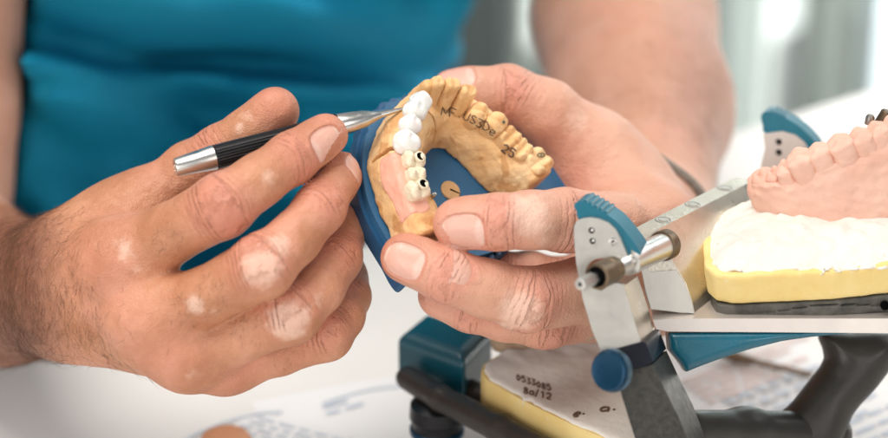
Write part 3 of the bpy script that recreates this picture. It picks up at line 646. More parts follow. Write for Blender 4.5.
# dots and handwriting on the stone, laid on its surface
surf_v = [tuple(x) for x in cw(av)]; cb_tree = BVHTree.FromPolygons(surf_v, [tuple(x) for x in aq.tolist()])
def surf_hit(px, py, trees, off=.00012):
    d = on_plane(px, py) - CAM; d = d / np.linalg.norm(d); best = None
    for t in trees:
        h = t.ray_cast(Vector(CAM), Vector(d))
        if h[0] is not None and (best is None or h[3] < best[1]): best = (np.array(h[0]) + np.array(h[1]) * off * (1 if np.dot(h[1], d) < 0 else -1), h[3])
    return best[0] if best else None
def tree_of(o):
    o_l = np.array(wloc(o)); return BVHTree.FromPolygons([tuple(np.array(v.co) + o_l) for v in o.data.vertices], [tuple(p.vertices) for p in o.data.polygons])
GL = {'M': [[(0, 0), (.1, 1), (.45, .3), (.8, 1), (.9, 0)]], 'F': [[(0, 0), (0, 1), (.7, 1)], [(0, .5), (.5, .5)]], 'U': [[(0, 1), (.05, .2), (.35, 0), (.65, .2), (.7, 1)]], 'S': [[(.65, .9), (.3, 1), (.05, .75), (.35, .5), (.65, .25), (.35, 0), (0, .1)]],
      '3': [[(0, 1), (.6, 1), (.25, .6), (.65, .35), (.4, 0), (0, .08)]], 'D': [[(0, 0), (0, 1), (.45, .9), (.7, .5), (.45, .1), (0, 0)]], 'e': [[(.05, .35), (.6, .4), (.5, .7), (.15, .65), (0, .3), (.25, 0), (.6, .1)]], '.': [[(.1, .25), (.2, .15)]],
      '2': [[(0, .8), (.3, 1), (.6, .8), (.45, .4), (0, 0), (.65, 0)]], '5': [[(.6, 1), (.1, 1), (.05, .6), (.4, .65), (.65, .3), (.35, 0), (0, .1)]], '0': [[(.3, 0), (0, .5), (.3, 1), (.6, .5), (.3, 0)]], '8': [[(.3, .5), (.05, .75), (.3, 1), (.55, .75), (.3, .5), (0, .22), (.3, 0), (.6, .22), (.3, .5)]],
      'a': [[(.6, .6), (.2, .6), (0, .3), (.2, 0), (.6, .2), (.6, .6), (.65, 0)]], '/': [[(0, -.2), (.45, 1.1)]], ' ': [], '1': [[(.1, .8), (.3, 1), (.3, 0)]]}
def write(text, p0, dirv, up, size, trees, mat, parent, name='handwriting', rad=.2, jit=.05):
    bm = bmesh.new(); x = 0; r_ = random.Random(3)
    for ch in text:
        dy = r_.uniform(-.12, .12)
        for st in GL[ch]:
            st2 = catmull([np.array(s_ + (0,)) for s_ in st], 4) if len(st) > 2 else [np.array(s_ + (0,)) for s_ in st]; pts = []
            for s_ in st2:
                px = p0[0] + (dirv[0] * (x + s_[0]) + up[0] * (s_[1] + dy)) * size; py = p0[1] + (dirv[1] * (x + s_[0]) + up[1] * (s_[1] + dy)) * size
                h = surf_hit(px + r_.uniform(-jit, jit), py, trees)
                if h is not None: pts.append(h)
            if len(pts) > 1: tube_bm(pts, rad, 5, bm)
        x += .95 if ch not in '. ' else .5
    if len(bm.verts): bm_obj(name, bm, mat, parent)
ink = simple('pencil_ink', (.15, .09, .06), .7, var=.6, scale=2000)
AT = [tree_of(o) for o in cast.children if o.name.startswith(('arch', 'tooth'))]
write('MF.', (441, 114.5), (1.0, .25), (.15, -.98), 8.6, AT, ink, cast, rad=.2, jit=.5)
write('US3De', (463, 118), (.86, .50), (.35, -.9), 8.0, AT, ink, cast, rad=.2, jit=.5)
write('25', (501.5, 150), (.75, .62), (.5, -.8), 8.5, AT, ink, cast, rad=.3)
grn = simple('green_dot_ink', (.03, .09, .07), .5)
def blob(px, py, rx, ry, trees, mat, parent, name, ring=False):
    bm = bmesh.new(); pts = [surf_hit(px + rx * math.cos(a), py + ry * math.sin(a), trees) for a in np.linspace(0, 2 * math.pi, 15)]
    pts = [p for p in pts if p is not None]
    if ring: tube_bm(pts, .16, 5, bm)
    else:
        c = surf_hit(px, py, trees); bm = tube_bm([pts[0] * .5 + c * .5, c, pts[7] * .5 + c * .5], [rx * .12, rx * .3, rx * .1], 10)
    bm_obj(name, bm, mat, parent)
blob(503.5, 122, 2.2, 3, AT, grn, cast, 'ink_dot'); blob(541, 155, 3.6, 2.0, AT, grn, cast, 'ink_ring', True); blob(541, 155, 1.2, 1.0, AT, grn, cast, 'ink_dot')
# blue base plate
blue = simple('blue_plastic', (.018, .09, .20), .42, var=.12, scale=120, bump=.35, bscale=500, bdist=.0003)
sc_ = NT('blue_plastic_scratched'); base_ = sc_.ramp(sc_.noise(40, 3), [(.3, (.024, .115, .24)), (.7, (.038, .155, .31))])
sx = sc_.n('ShaderNodeTexVoronoi', feature='DISTANCE_TO_EDGE'); sx.inputs['Scale'].default_value = 55; sc_.l(sc_.tc.outputs['Object'], sx.inputs['Vector'])
base_ = sc_.mix(sc_.math('MULTIPLY', sc_.sstep(sc_.noise(420, 2, .5), .75, .80), .6), base_, (.30, .42, .52))
sc_.set(color=base_, rough=.42); sc_.bump(sc_.noise(600, 3), .3, .0003); BLUE = sc_.m
ol = [(400, 98), (388, 101), (377, 108), (368, 118), (360, 132), (356, 150), (355, 172), (359, 200), (367, 222), (379, 243), (390, 261), (398, 276), (405, 284), (411, 281), (417, 273), (440, 268), (470, 264), (492, 258), (508, 250), (520, 240),
      (548, 226), (574, 203), (575, 190), (562, 168), (534, 128), (498, 97), (460, 86), (425, 90)]
def plate(outline, h0, h1, scale_, mat, name, bev=.0008):
    pts = [inv(p[0], p[1], -3) for p in outline]; c = np.mean(pts, 0); pts = [c + (p - c) * scale_ for p in pts]; pts = catmull(pts, 5, True); n = len(pts)
    P2 = []
    for i, p in enumerate(pts):
        k_ = (1.2 * abs(math.sin(i * .62)) - .6) if i < 22 or i > n - 14 else 0
        P2.append(p + (p - c) / np.linalg.norm(p - c) * k_)
    a = [cw(np.array([p[0], p[1], h1])) for p in P2]; b = [cw(np.array([p[0], p[1], h0])) for p in P2]
    return bm_obj(name, prism_bm(a, b), mat, cast, bevel=bev, sharp=30)
plate(ol, -3.0, 0, .955, BLUE, 'base_plate'); plate(ol, -9.5, -3.05, 1.0, blue, 'plate_rim', .0012)
wood = simple('wood_disc', (.66, .40, .19), .6, var=.15, scale=300)
c = inv(451, 190, 0.6); p0 = cw(np.array([c[0], c[1], -.5])); wd_ = bm_obj('wood_disc', lathe_bm(p0, cw(np.array([c[0], c[1], 30.])) - p0, [(0, 3.7), (.9, 3.7), (1.15, 3.45)], n=36), wood, cast)
h1_, h2_ = cw(np.append(c + [-.2, .3], .7)), cw(np.append(c + [2.6, -2.3], .7)); bm_obj('slot', tube_bm([h1_, h2_], [.35, .15], 6), DARK, wd_)
for p_, q_ in (((444, 232 - 60), (446, 175)), ((388, 103), (392, 104)), ((362, 178), (364, 172))): 
    pass
# little clip teeth on the rim under the front finger
for k in range(3):
    c = inv(486 + k * 7, 261 - k * 3.4, -6); p0 = cw(np.array([c[0], c[1], -9])); bm_obj('rim_clip', lathe_bm(p0, cw(np.array([c[0], c[1], 30.])) - p0, [(0, 1.5), (7, 1.3), (7.3, .9)], n=12), blue, cast)
# the white ceramic bridge
por = NT('porcelain'); por.set(color=(.88, .87, .83), rough=.16, spec=.5, sss=.2, coat=.3); por.p.inputs['Subsurface Scale'].default_value = .0015; por.bump(por.noise(250, 3), .25, .0005)
brt = thing('ceramic_bridge', 'glossy white ceramic bridge of joined teeth seated on the buff cast', 'dental bridge', cw(np.array([-18., 20.6, 17.])))
BC = [(inv(424, 99, 21), 3.2, 21.8), (inv(419, 107, 21), 3.5, 20.8), (inv(414, 121, 21), 3.3, 21), (inv(411, 137, 21), 4.1, 20.6)]
bo = BC[2][0]
def bridge_fn(sel):
    def fn(X, Y, Z):
        d = None
        for i in sel:
            c, r, h = BC[i]; cx, cy = c - bo; a = path_at(c); e = ell_sdf(X, Y, Z, (cx, cy, h - 3.4), ((math.cos(a), math.sin(a), 0), (-math.sin(a), math.cos(a), 0), (0, 0, 1)), (r * 1.02, r * 1.22, 4.6))
            d = e if d is None else smin(d, e, 2.2)
            d = smin(d, np.sqrt((X - cx + .6 * math.sin(a) * 3) ** 2 + (Y - cy - .6 * math.cos(a) * 3) ** 2 + (Z - h - .5) ** 2) - 1.2, 2.2)
        g = .55 * np.exp(-((X - BC[sel[-1]][0][0] + bo[0]) ** 2 + (Y - BC[sel[-1]][0][1] + bo[1]) ** 2) / 1.6) * (Z > 18)
        return d + g * .6 - .45 * vnoise((X, Y, Z), 6.5, 5, 2)
    return fn
bcw = lambda p: cw(p + np.array([bo[0], bo[1], 0]))
for sel in ((0, 1), (2,), (3,)):  # three joined units
    v, q = grid_sdf(bridge_fn(sel), (-12, -14, 10), (16, 14, 26), .33); mesh_obj('ceramic_tooth', bcw(v), q, por.m, brt)
# ------------------------------------------------------------------ articulator
alu = simple('satin_aluminium', (.60, .57, .52), .36, .85, var=.05, scale=150, bump=.12, bscale=1500, bdist=.0002)
alu2 = simple('worn_aluminium', (.70, .64, .55), .30, .9, var=.12, scale=60, bump=.15, bscale=900)
pinkalu = simple('pale_painted_metal', (.66, .60, .56), .38, .6, var=.06, scale=60)
brass = simple('brown_brass', (.15, .105, .065), .4, .7, var=.15, scale=300)
tealp = simple('teal_lever_plastic', (.005, .135, .20), .36, var=.08, scale=200, bump=.1, bscale=900)
teald = simple('deep_teal_enamel', (.003, .068, .098), .33, var=.15, scale=80, coat=.3)
navy = simple('navy_gloss', (.002, .003, .010), .3, 0, spec=.35)
knobm = simple('blue_anodised', (.003, .042, .09), .3, .5, var=.1, scale=200)
gran = NT('dark_marbled_composite'); vo = gran.n('ShaderNodeTexVoronoi'); vo.inputs['Scale'].default_value = 420; gran.l(gran.tc.outputs['Object'], vo.inputs['Vector'])
gc = gran.mix(gran.sstep(gran.noise(230, 6, .8, dist=2.2), .42, .62), gran.ramp(vo.outputs['Distance'], [(.1, (.018, .017, .016)), (.8, (.055, .052, .046))]), (.070, .064, .052))
gran.set(color=gran.mix(.5, gc, gran.ramp(gran.noise(520, 5, .8), [(.35, (.01, .01, .01)), (.7, (.075, .068, .055))])), rough=gran.math('MULTIPLY_ADD', gran.noise(300, 4), .4, .2), metal=.25); gran.bump(gran.noise(500, 4), .3, .0004); GRAN = gran.m
carb = simple('dark_carbon', (.036, .032, .028), .38, .2, var=.2, scale=90, bump=.12, bscale=900)
art = thing('articulator', 'open dental articulator with silver post, teal levers and dark curved legs', 'articulator', at(640, 430, 0) * np.array([1, 1, 0]))
def pp(pts, d): return [at(x, y, d) for x, y in pts]
def vv(x, y, z): return (RV * x + UV * y + FV * z) / 1000
def slab(name, pts, d, ext, mat, parent=art, bevel=.0006, sharp=32, smooth=True): return bm_obj(name, prism_bm(pp(pts, d), vv(*ext)), mat, parent, bevel=bevel, sharp=sharp, smooth=smooth)
def poly_sdf(X, Y, poly):
    d = None; n = len(poly); s = 1.0
    for i in range(n):
        a = poly[i]; b = poly[(i + 1) % n]; ba = b - a; t = np.clip(((X - a[0]) * ba[0] + (Y - a[1]) * ba[1]) / (ba @ ba), 0, 1)
        e = (X - a[0] - t * ba[0]) ** 2 + (Y - a[1] - t * ba[1]) ** 2; d = e if d is None else np.minimum(d, e)
        c1 = Y >= a[1]; c2 = Y < b[1]; c3 = ba[0] * (Y - a[1]) > ba[1] * (X - a[0]); s = s * np.where((c1 & c2 & c3) | (~c1 & ~c2 & ~c3), -1.0, 1.0)
    return s * np.sqrt(d)
def round_slab(name, pts, d, half, k, mat, parent=art, res=.8):
    P = [mm(x, y, d)[:2] for x, y in pts]; A = np.array(P)
    fn = lambda X, Y, Z: smax(poly_sdf(X, Y, P), np.abs(Z - d) - half, k)
    v, q = grid_sdf(fn, (A[:, 0].min() - 3, A[:, 1].min() - 3, d - half - 3), (A[:, 0].max() + 3, A[:, 1].max() + 3, d + half + 3), res)
    return mesh_obj(name, W(v), q, mat, parent)
def arc(cx, cy, rx, ry, a0, a1, n=10): return [(cx + rx * math.cos(math.radians(a)), cy - ry * math.sin(math.radians(a))) for a in np.linspace(a0, a1, n)]
DP = -38
hook = [(574, 238), (574, 226), (577, 221), (582, 218.5), (590, 217.5), (599, 219), (608, 223), (615, 229.5), (620, 238), (624, 248), (627, 255), (625, 258.5), (618, 258.2)] + arc(602, 274, 17, 16, 70, 248, 14) + [(601, 291), (606, 288), (612, 283.5), (618, 283), (623, 284.5), (641, 343), (602, 353.5), (592, 330), (583, 300), (576, 262)]
sp = slab('side_plate', hook, DP, (.6, .3, 2.6), alu, bevel=.0004)
slab('post', [(584, 296), (600, 293), (607, 289), (614, 285), (624, 286), (641.5, 342), (604, 351)], DP + 2.7, (6.2, 2.8, 20), alu2, bevel=.0016)
slab('collar', [(605, 353), (610, 350.5), (643, 341.5), (646, 343), (653, 362), (650, 364), (621, 374), (616, 373)], DP - 1.2, (6.6, 3.0, 24), navy, bevel=.001)
slab('front_leg', [(616, 375), (653, 364), (665, 390), (680, 420), (696, 462), (646, 470), (633, 432), (623, 400)], DP - .4, (6.6, 3.0, 23), GRAN, bevel=.0018)
# column screws
def hole(px, py, d, r, mat, parent, name='screw', axis=None, depth=1.0):
    p = at(px, py, d); ax = axis if axis is not None else vv(-.2, -.1, -1)
    return bm_obj(name, lathe_bm(p, ax, [(-1.0, r), (depth * .2, r), (depth * .3, r * .7), (depth * .1, r * .62)], n=20), mat, parent)
for (x, y) in ((591.5, 230.5), (592.5, 241)): hole(x, y, DP, 1.0, DARK, sp, 'bolt_hole'); hole(x + 1, y - .6, DP - .1, .55, steel, sp, 'bolt')
sc1 = hole(613, 241.5, DP, 1.35, steel, sp, 'screw'); hole(613, 241.5, DP - .25, .5, brass, sc1, 'screw_slot')
# thumb screw
kc = at(615, 370, DP - 4); ka = vv(-.60, -.04, -.80)
def knr(i, t): return -.05 if i % 2 and t > 0 else 0
bm = lathe_bm(kc, ka, [(-3, 3.5), (0, 3.5), (0, 6.4), (.4, 6.9), (3.6, 6.9), (4.0, 6.6)], n=96, ripple=knr); kn = bm_obj('thumb_screw', bm, knobm, art, sharp=15)
bm_obj('knurled_rim', lathe_bm(kc, ka, [(.1, 6.0), (.15, 6.95), (.5, 7.1), (2.6, 7.1), (2.9, 6.9)], n=112, cap=False, ripple=lambda i, t: -.05 if i % 2 else 0), simple('knurled_blue_metal', (.12, .20, .27), .35, .8), kn, sharp=15)
bm_obj('screw_face', lathe_bm(kc, ka, [(3.9, 6.5), (4.35, 6.2), (4.45, 5.9), (4.35, 5.6), (4.5, .1)], n=64), knobm, kn)
# hinge shaft
s0 = at(580, 284.5, -58); s1 = at(663, 246, -14); sa = s1 - s0; SL = np.linalg.norm(sa) * 1000
sh_ = bm_obj('shaft', lathe_bm(s0, sa, [(SL * .34, 2.6), (SL * .46, 3.4), (SL * .50, 3.7), (SL * .505, 3.2), (SL * .56, 3.2), (SL * .565, 4.5), (SL, 4.5)], n=44), steel, art)
bm_obj('shaft_tip', lathe_bm(s0, sa, [(0, .8), (.1, 2.0), (.5, 2.25), (SL * .16, 2.25), (SL * .165, 2.6)], n=6), steel, art, sharp=20)
bm_obj('tip_socket', lathe_bm(s0, sa, [(-.12, .01), (-.12, .75), (.3, .8)], n=12), DARK, art)
bm_obj('seal_ring', lathe_bm(s0, sa, [(SL * .16, 2.5), (SL * .17, 3.2), (SL * .20, 3.5), (SL * .22, 3.3)], n=36), DARK, art)
bm_obj('bushing', lathe_bm(s0, sa, [(SL * .19, 3.1), (SL * .195, 4.3), (SL * .30, 4.4), (SL * .305, 4.1), (SL * .33, 4.1), (SL * .335, 4.35), (SL * .40, 4.1), (SL * .41, 2.8)], n=44), brass, art)
# levers
def lever(front, d, ext, ribs, parent=art, mat=tealp):
    lv = slab('lever', catmull_px(front), d, ext, mat, parent, bevel=.0007)
    e = np.array(ext, float)
    for (x, y, dx, dy) in ribs:
        a = at(x, y, d + .6); bm_obj('grip_rib', tube_bm([a, a + vv(*(e * .92))], .75, 8), mat, lv)
    return lv
def catmull_px(p): return [tuple(q[:2]) for q in catmull([np.array(x + (0,)) for x in p], 3, True)]
lever([(574, 206), (577, 202), (584, 201.5), (594, 207), (606, 214), (617, 222), (629, 236), (640, 252), (637, 257), (629, 254), (623, 244), (613, 231), (598, 222), (582, 221), (577, 216), (576.5, 211)], DP + 3.2, (3.4, 2.6, 9), [(585, 201.8, 0, 0), (590, 204.2, 0, 0), (595, 207.0, 0, 0), (600, 209.8, 0, 0), (605, 212.6, 0, 0)])
slab('inner_lever', [(602, 268), (622, 262), (618, 276), (606, 281)], DP + 9, (2, 1, 4), tealp)
lever([(761, 117), (764, 112), (770, 112), (783, 117), (796, 124), (808, 134), (818, 147), (812, 153), (800, 141), (786, 133), (765, 133), (763, 126)], 62, (3.2, 2.2, 9), [(772, 112.5, 0, 0), (776, 114.2, 0, 0), (780, 115.8, 0, 0), (784, 117.4, 0, 0)])
fp = slab('side_plate', [(763, 134), (782, 131.5), (795, 135), (804, 142), (812, 154), (812, 215), (756, 215), (761, 165), (765, 148)], 60, (.5, .3, 2.5), pinkalu)
for (x, y) in ((778.5, 142), (778.5, 152.5)): hole(x, y, 60, 1.15, DARK, fp, 'bolt_hole')
hole(803, 149, 60, 1.3, steel, fp, 'screw')
# hinge bar
bar = [(636, 227.5), (658.5, 229), (663, 240), (669, 255), (677, 268), (686, 283), (692, 300), (695, 314.5), (650, 309), (645, 292), (640, 262)]
BE = (39, 17.5, 50)
hb_ = slab('hinge_bar', bar, -12, BE, alu2, bevel=.0008)
slab('bar_boss', [(640, 262), (650, 272), (676, 270), (684, 283), (691, 300), (694, 313.5), (651, 308.5), (646, 292)], -13.2, (.3, .1, 1.4), alu, bevel=.0004)
tn = np.cross(vv(*BE), at(658.5, 229, -12) - at(636, 227.5, -12)); tn = -tn / np.linalg.norm(tn)
if tn[2] < 0: tn = -tn
for t in (.16, .46, .80):
    p = at(647, 228.2, -12) + vv(*BE) * t
    r_ = bm_obj('screw_recess', lathe_bm(p, tn, [(-2, 2.3), (.12, 2.3), (.2, 2.6), (.12, 2.9), (-1, 3.0)], n=30, cap=True), steel, hb_); bm_obj('recess_hole', lathe_bm(p, tn, [(-1, 1.7), (.25, 1.7)], n=24), alu, r_)
bm_obj('ferrule', lathe_bm(s1, sa, [(-.8, 4.6), (-.6, 5.1), (0, 5.2), (3, 5.2)], n=40), brass, art)
# upper member rail and teal wing
slab('rail', [(653, 320), (700, 318.5), (905, 318.5), (905, 333.5), (866, 333), (668, 331.5), (656, 329)], -16, (0, 12.7, 27.2), pinkalu, bevel=.0006)
wing = [(668, 331.8), (866, 329.5), (845, 333), (810, 336.2), (780, 340.5), (750, 348), (722, 357), (700, 365), (684, 371.5), (678, 362)]
round_slab('wing', [(666, 331)] + [tuple(p) for p in wing[1:]] + [(668, 350)], -9, 7.5, 3.5, simple('teal_enamel', (.003, .105, .16), .28, var=.12, scale=90, bump=.1, bscale=700, coat=.3), res=.6)
# rear curved leg and strut
def sleg(name, chain, k, mat, res=1.2, flat=1.0):
    P = [mm(*c[:3]) for c in chain]; r = [c[3] for c in chain]; A = np.array(P); lo = A.min(0) - max(r) - 3; hi = A.max(0) + max(r) + 3
    def fn(X, Y, Z):
        d = None
        for i in range(len(P) - 1):
            e = cone_sdf(X, Y, Z, P[i], P[i + 1], r[i], r[i + 1]); d = e if d is None else smin(d, e, k)
        return d
    v, q = grid_sdf(fn, lo, hi, res); return mesh_obj(name, W(v), q, mat, art)
round_slab('rear_leg', catmull_px([(818, 332), (850, 332), (888, 332), (897, 347), (893, 364), (876, 388), (853, 414), (830, 456), (760, 470), (738, 448), (764, 424), (788, 406), (806, 384), (824, 358)]), 30, 10, 11, carb)
sleg('cross_strut', [(690, 432, -4, 7.6), (745, 430, 14, 7.0), (830, 434, 34, 8)], 6, carb)
# lower frame arm, foot block and foot knob, left of the lower cast
sleg('frame_arm', [(408, 378, 62, 4.6), (440, 398, 48, 4.8), (500, 428, 28, 5.2), (560, 462, 8, 6)], 2, carb)
sleg('frame_arm', [(470, 392, 62, 5.0), (560, 430, 40, 5.0), (640, 460, 20, 5.0)], 2, carb)
tp = [at(400, 325, 66), at(427, 313.5, 84), at(489, 341, 72), at(463, 352, 50)]
dn_ = np.array([0, 0, -.0205]); bot = [p + dn_ + (p - np.mean(tp, 0)) * (-.06) for p in tp]
FB = [p[:2] * 1000 + (p[:2] * 1000 - np.mean(tp, 0)[:2] * 1000) * .06 for p in tp]; fz = np.mean(tp, 0)[2] * 1000
def fb_fn(X, Y, Z): return smax(poly_sdf(X, Y, FB), np.maximum(Z - fz - .3, fz - 20.5 - Z), 5.5)
FA = np.array(FB); v, q = grid_sdf(fb_fn, (FA[:, 0].min() - 2, FA[:, 1].min() - 2, fz - 23), (FA[:, 0].max() + 2, FA[:, 1].max() + 2, fz + 2), .9); blk_ = mesh_obj('foot_block', v / 1000, q, teald, art)
bp = [p + np.array([0, 0, -.0003]) for p in bot]; bm_obj('block_seat', prism_bm(bp, np.array([0, 0, -.003])), alu, blk_, bevel=.0006)
kp = at(437, 404, 55); fk = bm_obj('foot_knob', lathe_bm(kp, (0, 0, -1), [(-2, 6), (0, 9.8), (5, 10.2), (6, 9.4), (9, 9.2), (11, 9.8), (13, 9.2)], n=64), blk, art)
bm_obj('knob_ring', lathe_bm(kp, (0, 0, -1), [(9.2, 9.4), (9.8, 10.1), (11.6, 10.1), (12.2, 9.4)], n=64, cap=False), knobm, fk)
# ------------------------------------------------------------------ cast seated on the lower frame
yel = NT('yellow_plaster'); yc = yel.ramp(yel.noise(60, 6, .6), [(.3, (.84, .60, .22)), (.7, (.89, .70, .32))])
yc = yel.mix(yel.math('MULTIPLY', yel.sstep(yel.noise(170, 6, .7), .60, .68), .7), yc, (.86, .76, .60)); yel.set(color=yc, rough=.75, spec=.25); yel.bump(yel.noise(500, 5, .7), .5, .0005); YEL = yel.m
whp = NT('white_plaster'); wc = whp.ramp(whp.noise(50, 5, .6), [(.3, (.76, .725, .66)), (.7, (.83, .80, .735))])
wc = whp.mix(whp.math('MULTIPLY', whp.sstep(whp.noise(210, 6, .7), .66, .74), .6), wc, (.42, .27, .15)); whp.set(color=wc, rough=.8, spec=.2); whp.bump(whp.noise(420, 6, .7), .6, .0008); WHP = whp.m
lc = thing('lower_cast', 'white-topped yellow plaster block with handwriting, low beside the silver post', 'plaster cast', on_plane(560, 395, .035))
ZT = .046
lt = [(481, 369), (484, 361), (499, 352), (545, 343), (612, 330), (662, 343), (690, 400), (668, 448), (634, 447), (575, 423), (524, 398), (487, 377)]
lo_px = [on_plane(x, y, ZT) for x, y in lt]; cen = np.mean(lo_px, 0)
bm_obj('yellow_base', prism_bm([p + [0, 0, -.0012] for p in lo_px], np.array([0, 0, -.0118])), YEL, lc, bevel=.002, seg=3)
bm_obj('dark_tray', prism_bm([cen + (p - cen) * np.array([.97, .97, 1]) + [0, 0, -.0134] for p in lo_px], np.array([0, 0, -.006])), carb, lc, bevel=.001)
pw = [(cen + (p - cen) * .975) for p in lo_px]; hull = [np.array([p[0], p[1]]) * 1000 for p in pw]
def white_fn(X, Y, Z):
    e = poly_sdf(X, Y, hull) + 1.1 * vnoise((X, Y, Z * 0), 9, 31, 3); back = np.clip((Y - 1000 * cen[1] - 4) / 25, 0, 1)
    top = Z - ZT * 1000 - .25 * vnoise((X, Y, Z * 0), 12, 32, 3) - back * back * 2.5 * (1 + vnoise((X, Y, Z * 0), 14, 37, 2))
    return smax(smax(e, top, 1.6), (ZT * 1000 - 4.0 - .9 * vnoise((X, Y, Z * 0), 7, 33, 2)) - Z, 1)
H_ = np.array(hull); v, q = grid_sdf(white_fn, (H_[:, 0].min() - 4, H_[:, 1].min() - 4, ZT * 1000 - 6), (H_[:, 0].max() + 4, H_[:, 1].max() + 4, ZT * 1000 + 8), .8)
wt = mesh_obj('white_top', v / 1000, q, WHP, lc); WT = [tree_of(wt)]
write('0533085', (517, 380), (.95, .32), (-.1, -1), 5.6, WT, ink, lc, rad=.32)
write('8a/12', (524, 393), (1.0, .27), (0, -1), 6.0, WT, ink, lc, rad=.32)
write('e.', (573, 417), (1.1, -.1), (.4, -.8), 8.0, WT, ink, lc, 'stain_mark', rad=.45); write('a.', (600, 411), (1.5, .1), (.4, -.8), 8.0, WT, ink, lc, 'stain_mark', rad=.5)
# stone teeth rising behind on the lower cast
mud = simple('tan_stone', (.50, .36, .24), .7, var=.2, scale=120, bump=.5, bscale=400)
def mound(X, Y, Z):
    d = None
    for (px, py, r) in ((505, 350, 5), (524, 347, 6.5), (545, 343, 6.5), (566, 338, 6.5), (588, 333, 7), (610, 330, 8)):
        c = on_plane(px, py, ZT) * 1000; e = np.sqrt((X - c[0]) ** 2 + (Y - c[1] - 4) ** 2 + ((Z - c[2] - 1) * 1.2) ** 2) - r; d = e if d is None else smin(d, e, 2.5)
    return np.maximum(d - .6 * vnoise((X, Y, Z), 6, 44, 2), ZT * 1000 - 2 - Z)
c = on_plane(556, 340, ZT) * 1000; v, q = grid_sdf(mound, (c[0] - 34, c[1] - 26, ZT * 1000 - 3), (c[0] + 36, c[1] + 36, ZT * 1000 + 12), .9)
mesh_obj('stone_ridge', v / 1000, q, mud, lc)
bm_obj('wire_clip', tube_bm(catmull([at(566, 340, 22), at(572, 334, 20), at(584, 330, 16), at(596, 332, 14), at(588, 338, 14), at(574, 341, 18)], 6), 1.0, 10), steel, lc)
# ------------------------------------------------------------------ cast on the upper member
uc = thing('upper_cast', 'pink stone teeth on white and yellow plaster standing on the silver rail', 'dental cast', at(800, 312, -5))
XU = np.array([.9976, .07, 0]); ZU = np.array([-.063, .9043, -.4226]); ZU /= np.linalg.norm(ZU); YU = np.cross(ZU, XU); YU = -YU if YU[2] < 0 else YU; OU = mm(711, 306, -15)
def uw(p): p = np.asarray(p, float); return W(OU + np.multiply.outer(p[..., 0], XU) + np.multiply.outer(p[..., 1], YU) + np.multiply.outer(p[..., 2], ZU))
UPL = [np.array(p, float) for p in [(0, 9), (2, 3), (7, 0), (40, -2), (72, 1), (80, 8), (80, 40), (66, 56), (20, 56), (4, 44)]]
def yel_fn(X, Y, Z):
    e = poly_sdf(X, Y, UPL) - Z * .10; return smax(e - .15 * vnoise((X, Y, Z), 8, 3, 2), smax(-Z, Z - 11.4 - .6 * vnoise((X, Y, Z * 0), 8, 51, 3), .8), 1.2)
v, q = grid_sdf(yel_fn, (-4, -6, -.8), (84, 60, 18), .9); mesh_obj('yellow_base', uw(v), q, YEL, uc)
def wh_fn(X, Y, Z):
    e = -(poly_sdf(X, Y, UPL) + .6); nz = vnoise((X, Y, Z * 0), 11, 61, 4); e2 = np.clip(e, 0, 40)
    hgt = 11.0 + 10.5 * (1 - np.exp(-e2 / 15.0)) + 1.3 * nz + .015 * X + .7 * vnoise((X, Y, Z), 9, 63, 3) * np.clip(e2 / 4, 0, 1)
    return smax(np.maximum(-e + .9 * vnoise((X, Y, Z), 6, 62, 3) - 1.9, 10.4 + 1.7 * nz - Z), (Z - hgt) * .75, 1.5)
v, q = grid_sdf(wh_fn, (-5, -7, 7), (86, 60, 34), .8); mesh_obj('white_plaster', uw(v), q, WHP, uc)
slate = simple('grey_mount_plate', (.085, .08, .068), .55, .1, var=.75, scale=160, bump=.5, bscale=500)
PLT = [np.array(p, float) for p in [(1, 8), (2, 2), (5, 0), (40, -1.6), (79, .5), (82, 8), (82, 40), (66, 54), (20, 54), (4, 42)]]
def plt_fn(X, Y, Z):
    e = poly_sdf(X, Y, PLT); notch = np.sqrt((X - 19 + 0 * Z) ** 2 + (Z + 0) ** 2 + 0 * Y) - 2.2
    f = smax(e, smax(Z + .35 + .0 * X, -6.6 - Z, .5), 1.0) - .1 * vnoise((X, Y, Z), 5, 71, 2)
    gr_ = np.maximum(np.abs(Z + 3.1 + 1.0 * np.sin(X / 8.0)) - .28, -(Y - 1.2) - 9) 
    return np.maximum(f, -np.maximum(gr_, Y - .0 - (poly_sdf(X, Y, PLT) * 0 + .2)))
v, q = grid_sdf(plt_fn, (-2, -5, -8), (85, 58, 1), .6); mesh_obj('mount_plate', uw(v), q, slate, uc)
bm_obj('mount_pin', lathe_bm(uw(np.array([58., -2.6, -3.2])), uw(np.array([58., -20, -3.2])) - uw(np.array([58., 0, -3.2])), [(-1, 1.5), (.4, 1.5), (.5, 1.2)], n=20), DARK, uc)
# pink arch: frame tilted up to the right
XP = np.array([.885, .44, -.08]); XP /= np.linalg.norm(XP); ZP = np.array([-.36, .83, -.42]); ZP -= XP * (ZP @ XP); ZP /= np.linalg.norm(ZP); YP = np.cross(ZP, XP); YP = -YP if YP[2] < 0 else YP; OP = mm(757, 224, 2)
def pw_(p): p = np.asarray(p, float); return W(OP + np.multiply.outer(p[..., 0], XP) + np.multiply.outer(p[..., 1], YP) + np.multiply.outer(p[..., 2], ZP))
def invp(px, py, h): return inv(px, py, h, OP, ZP, XP, YP)
PPATH = [np.array(p, float) for p in catmull([(9, 10), (12, 5), (16, 2), (22, 0), (33, -2), (46, -2), (58, -1), (68, 3), (78, 12)], 4)]
pst = NT('pink_stone'); pst.set(color=pst.mix(pst.math('MULTIPLY', pst.sstep(pst.noise(900, 2), .72, .78), .7), pst.ramp(pst.noise(90, 5), [(.3, (.78, .445, .34)), (.7, (.85, .54, .425))]), (.35, .15, .10)), rough=.6, spec=.3, sss=.06)
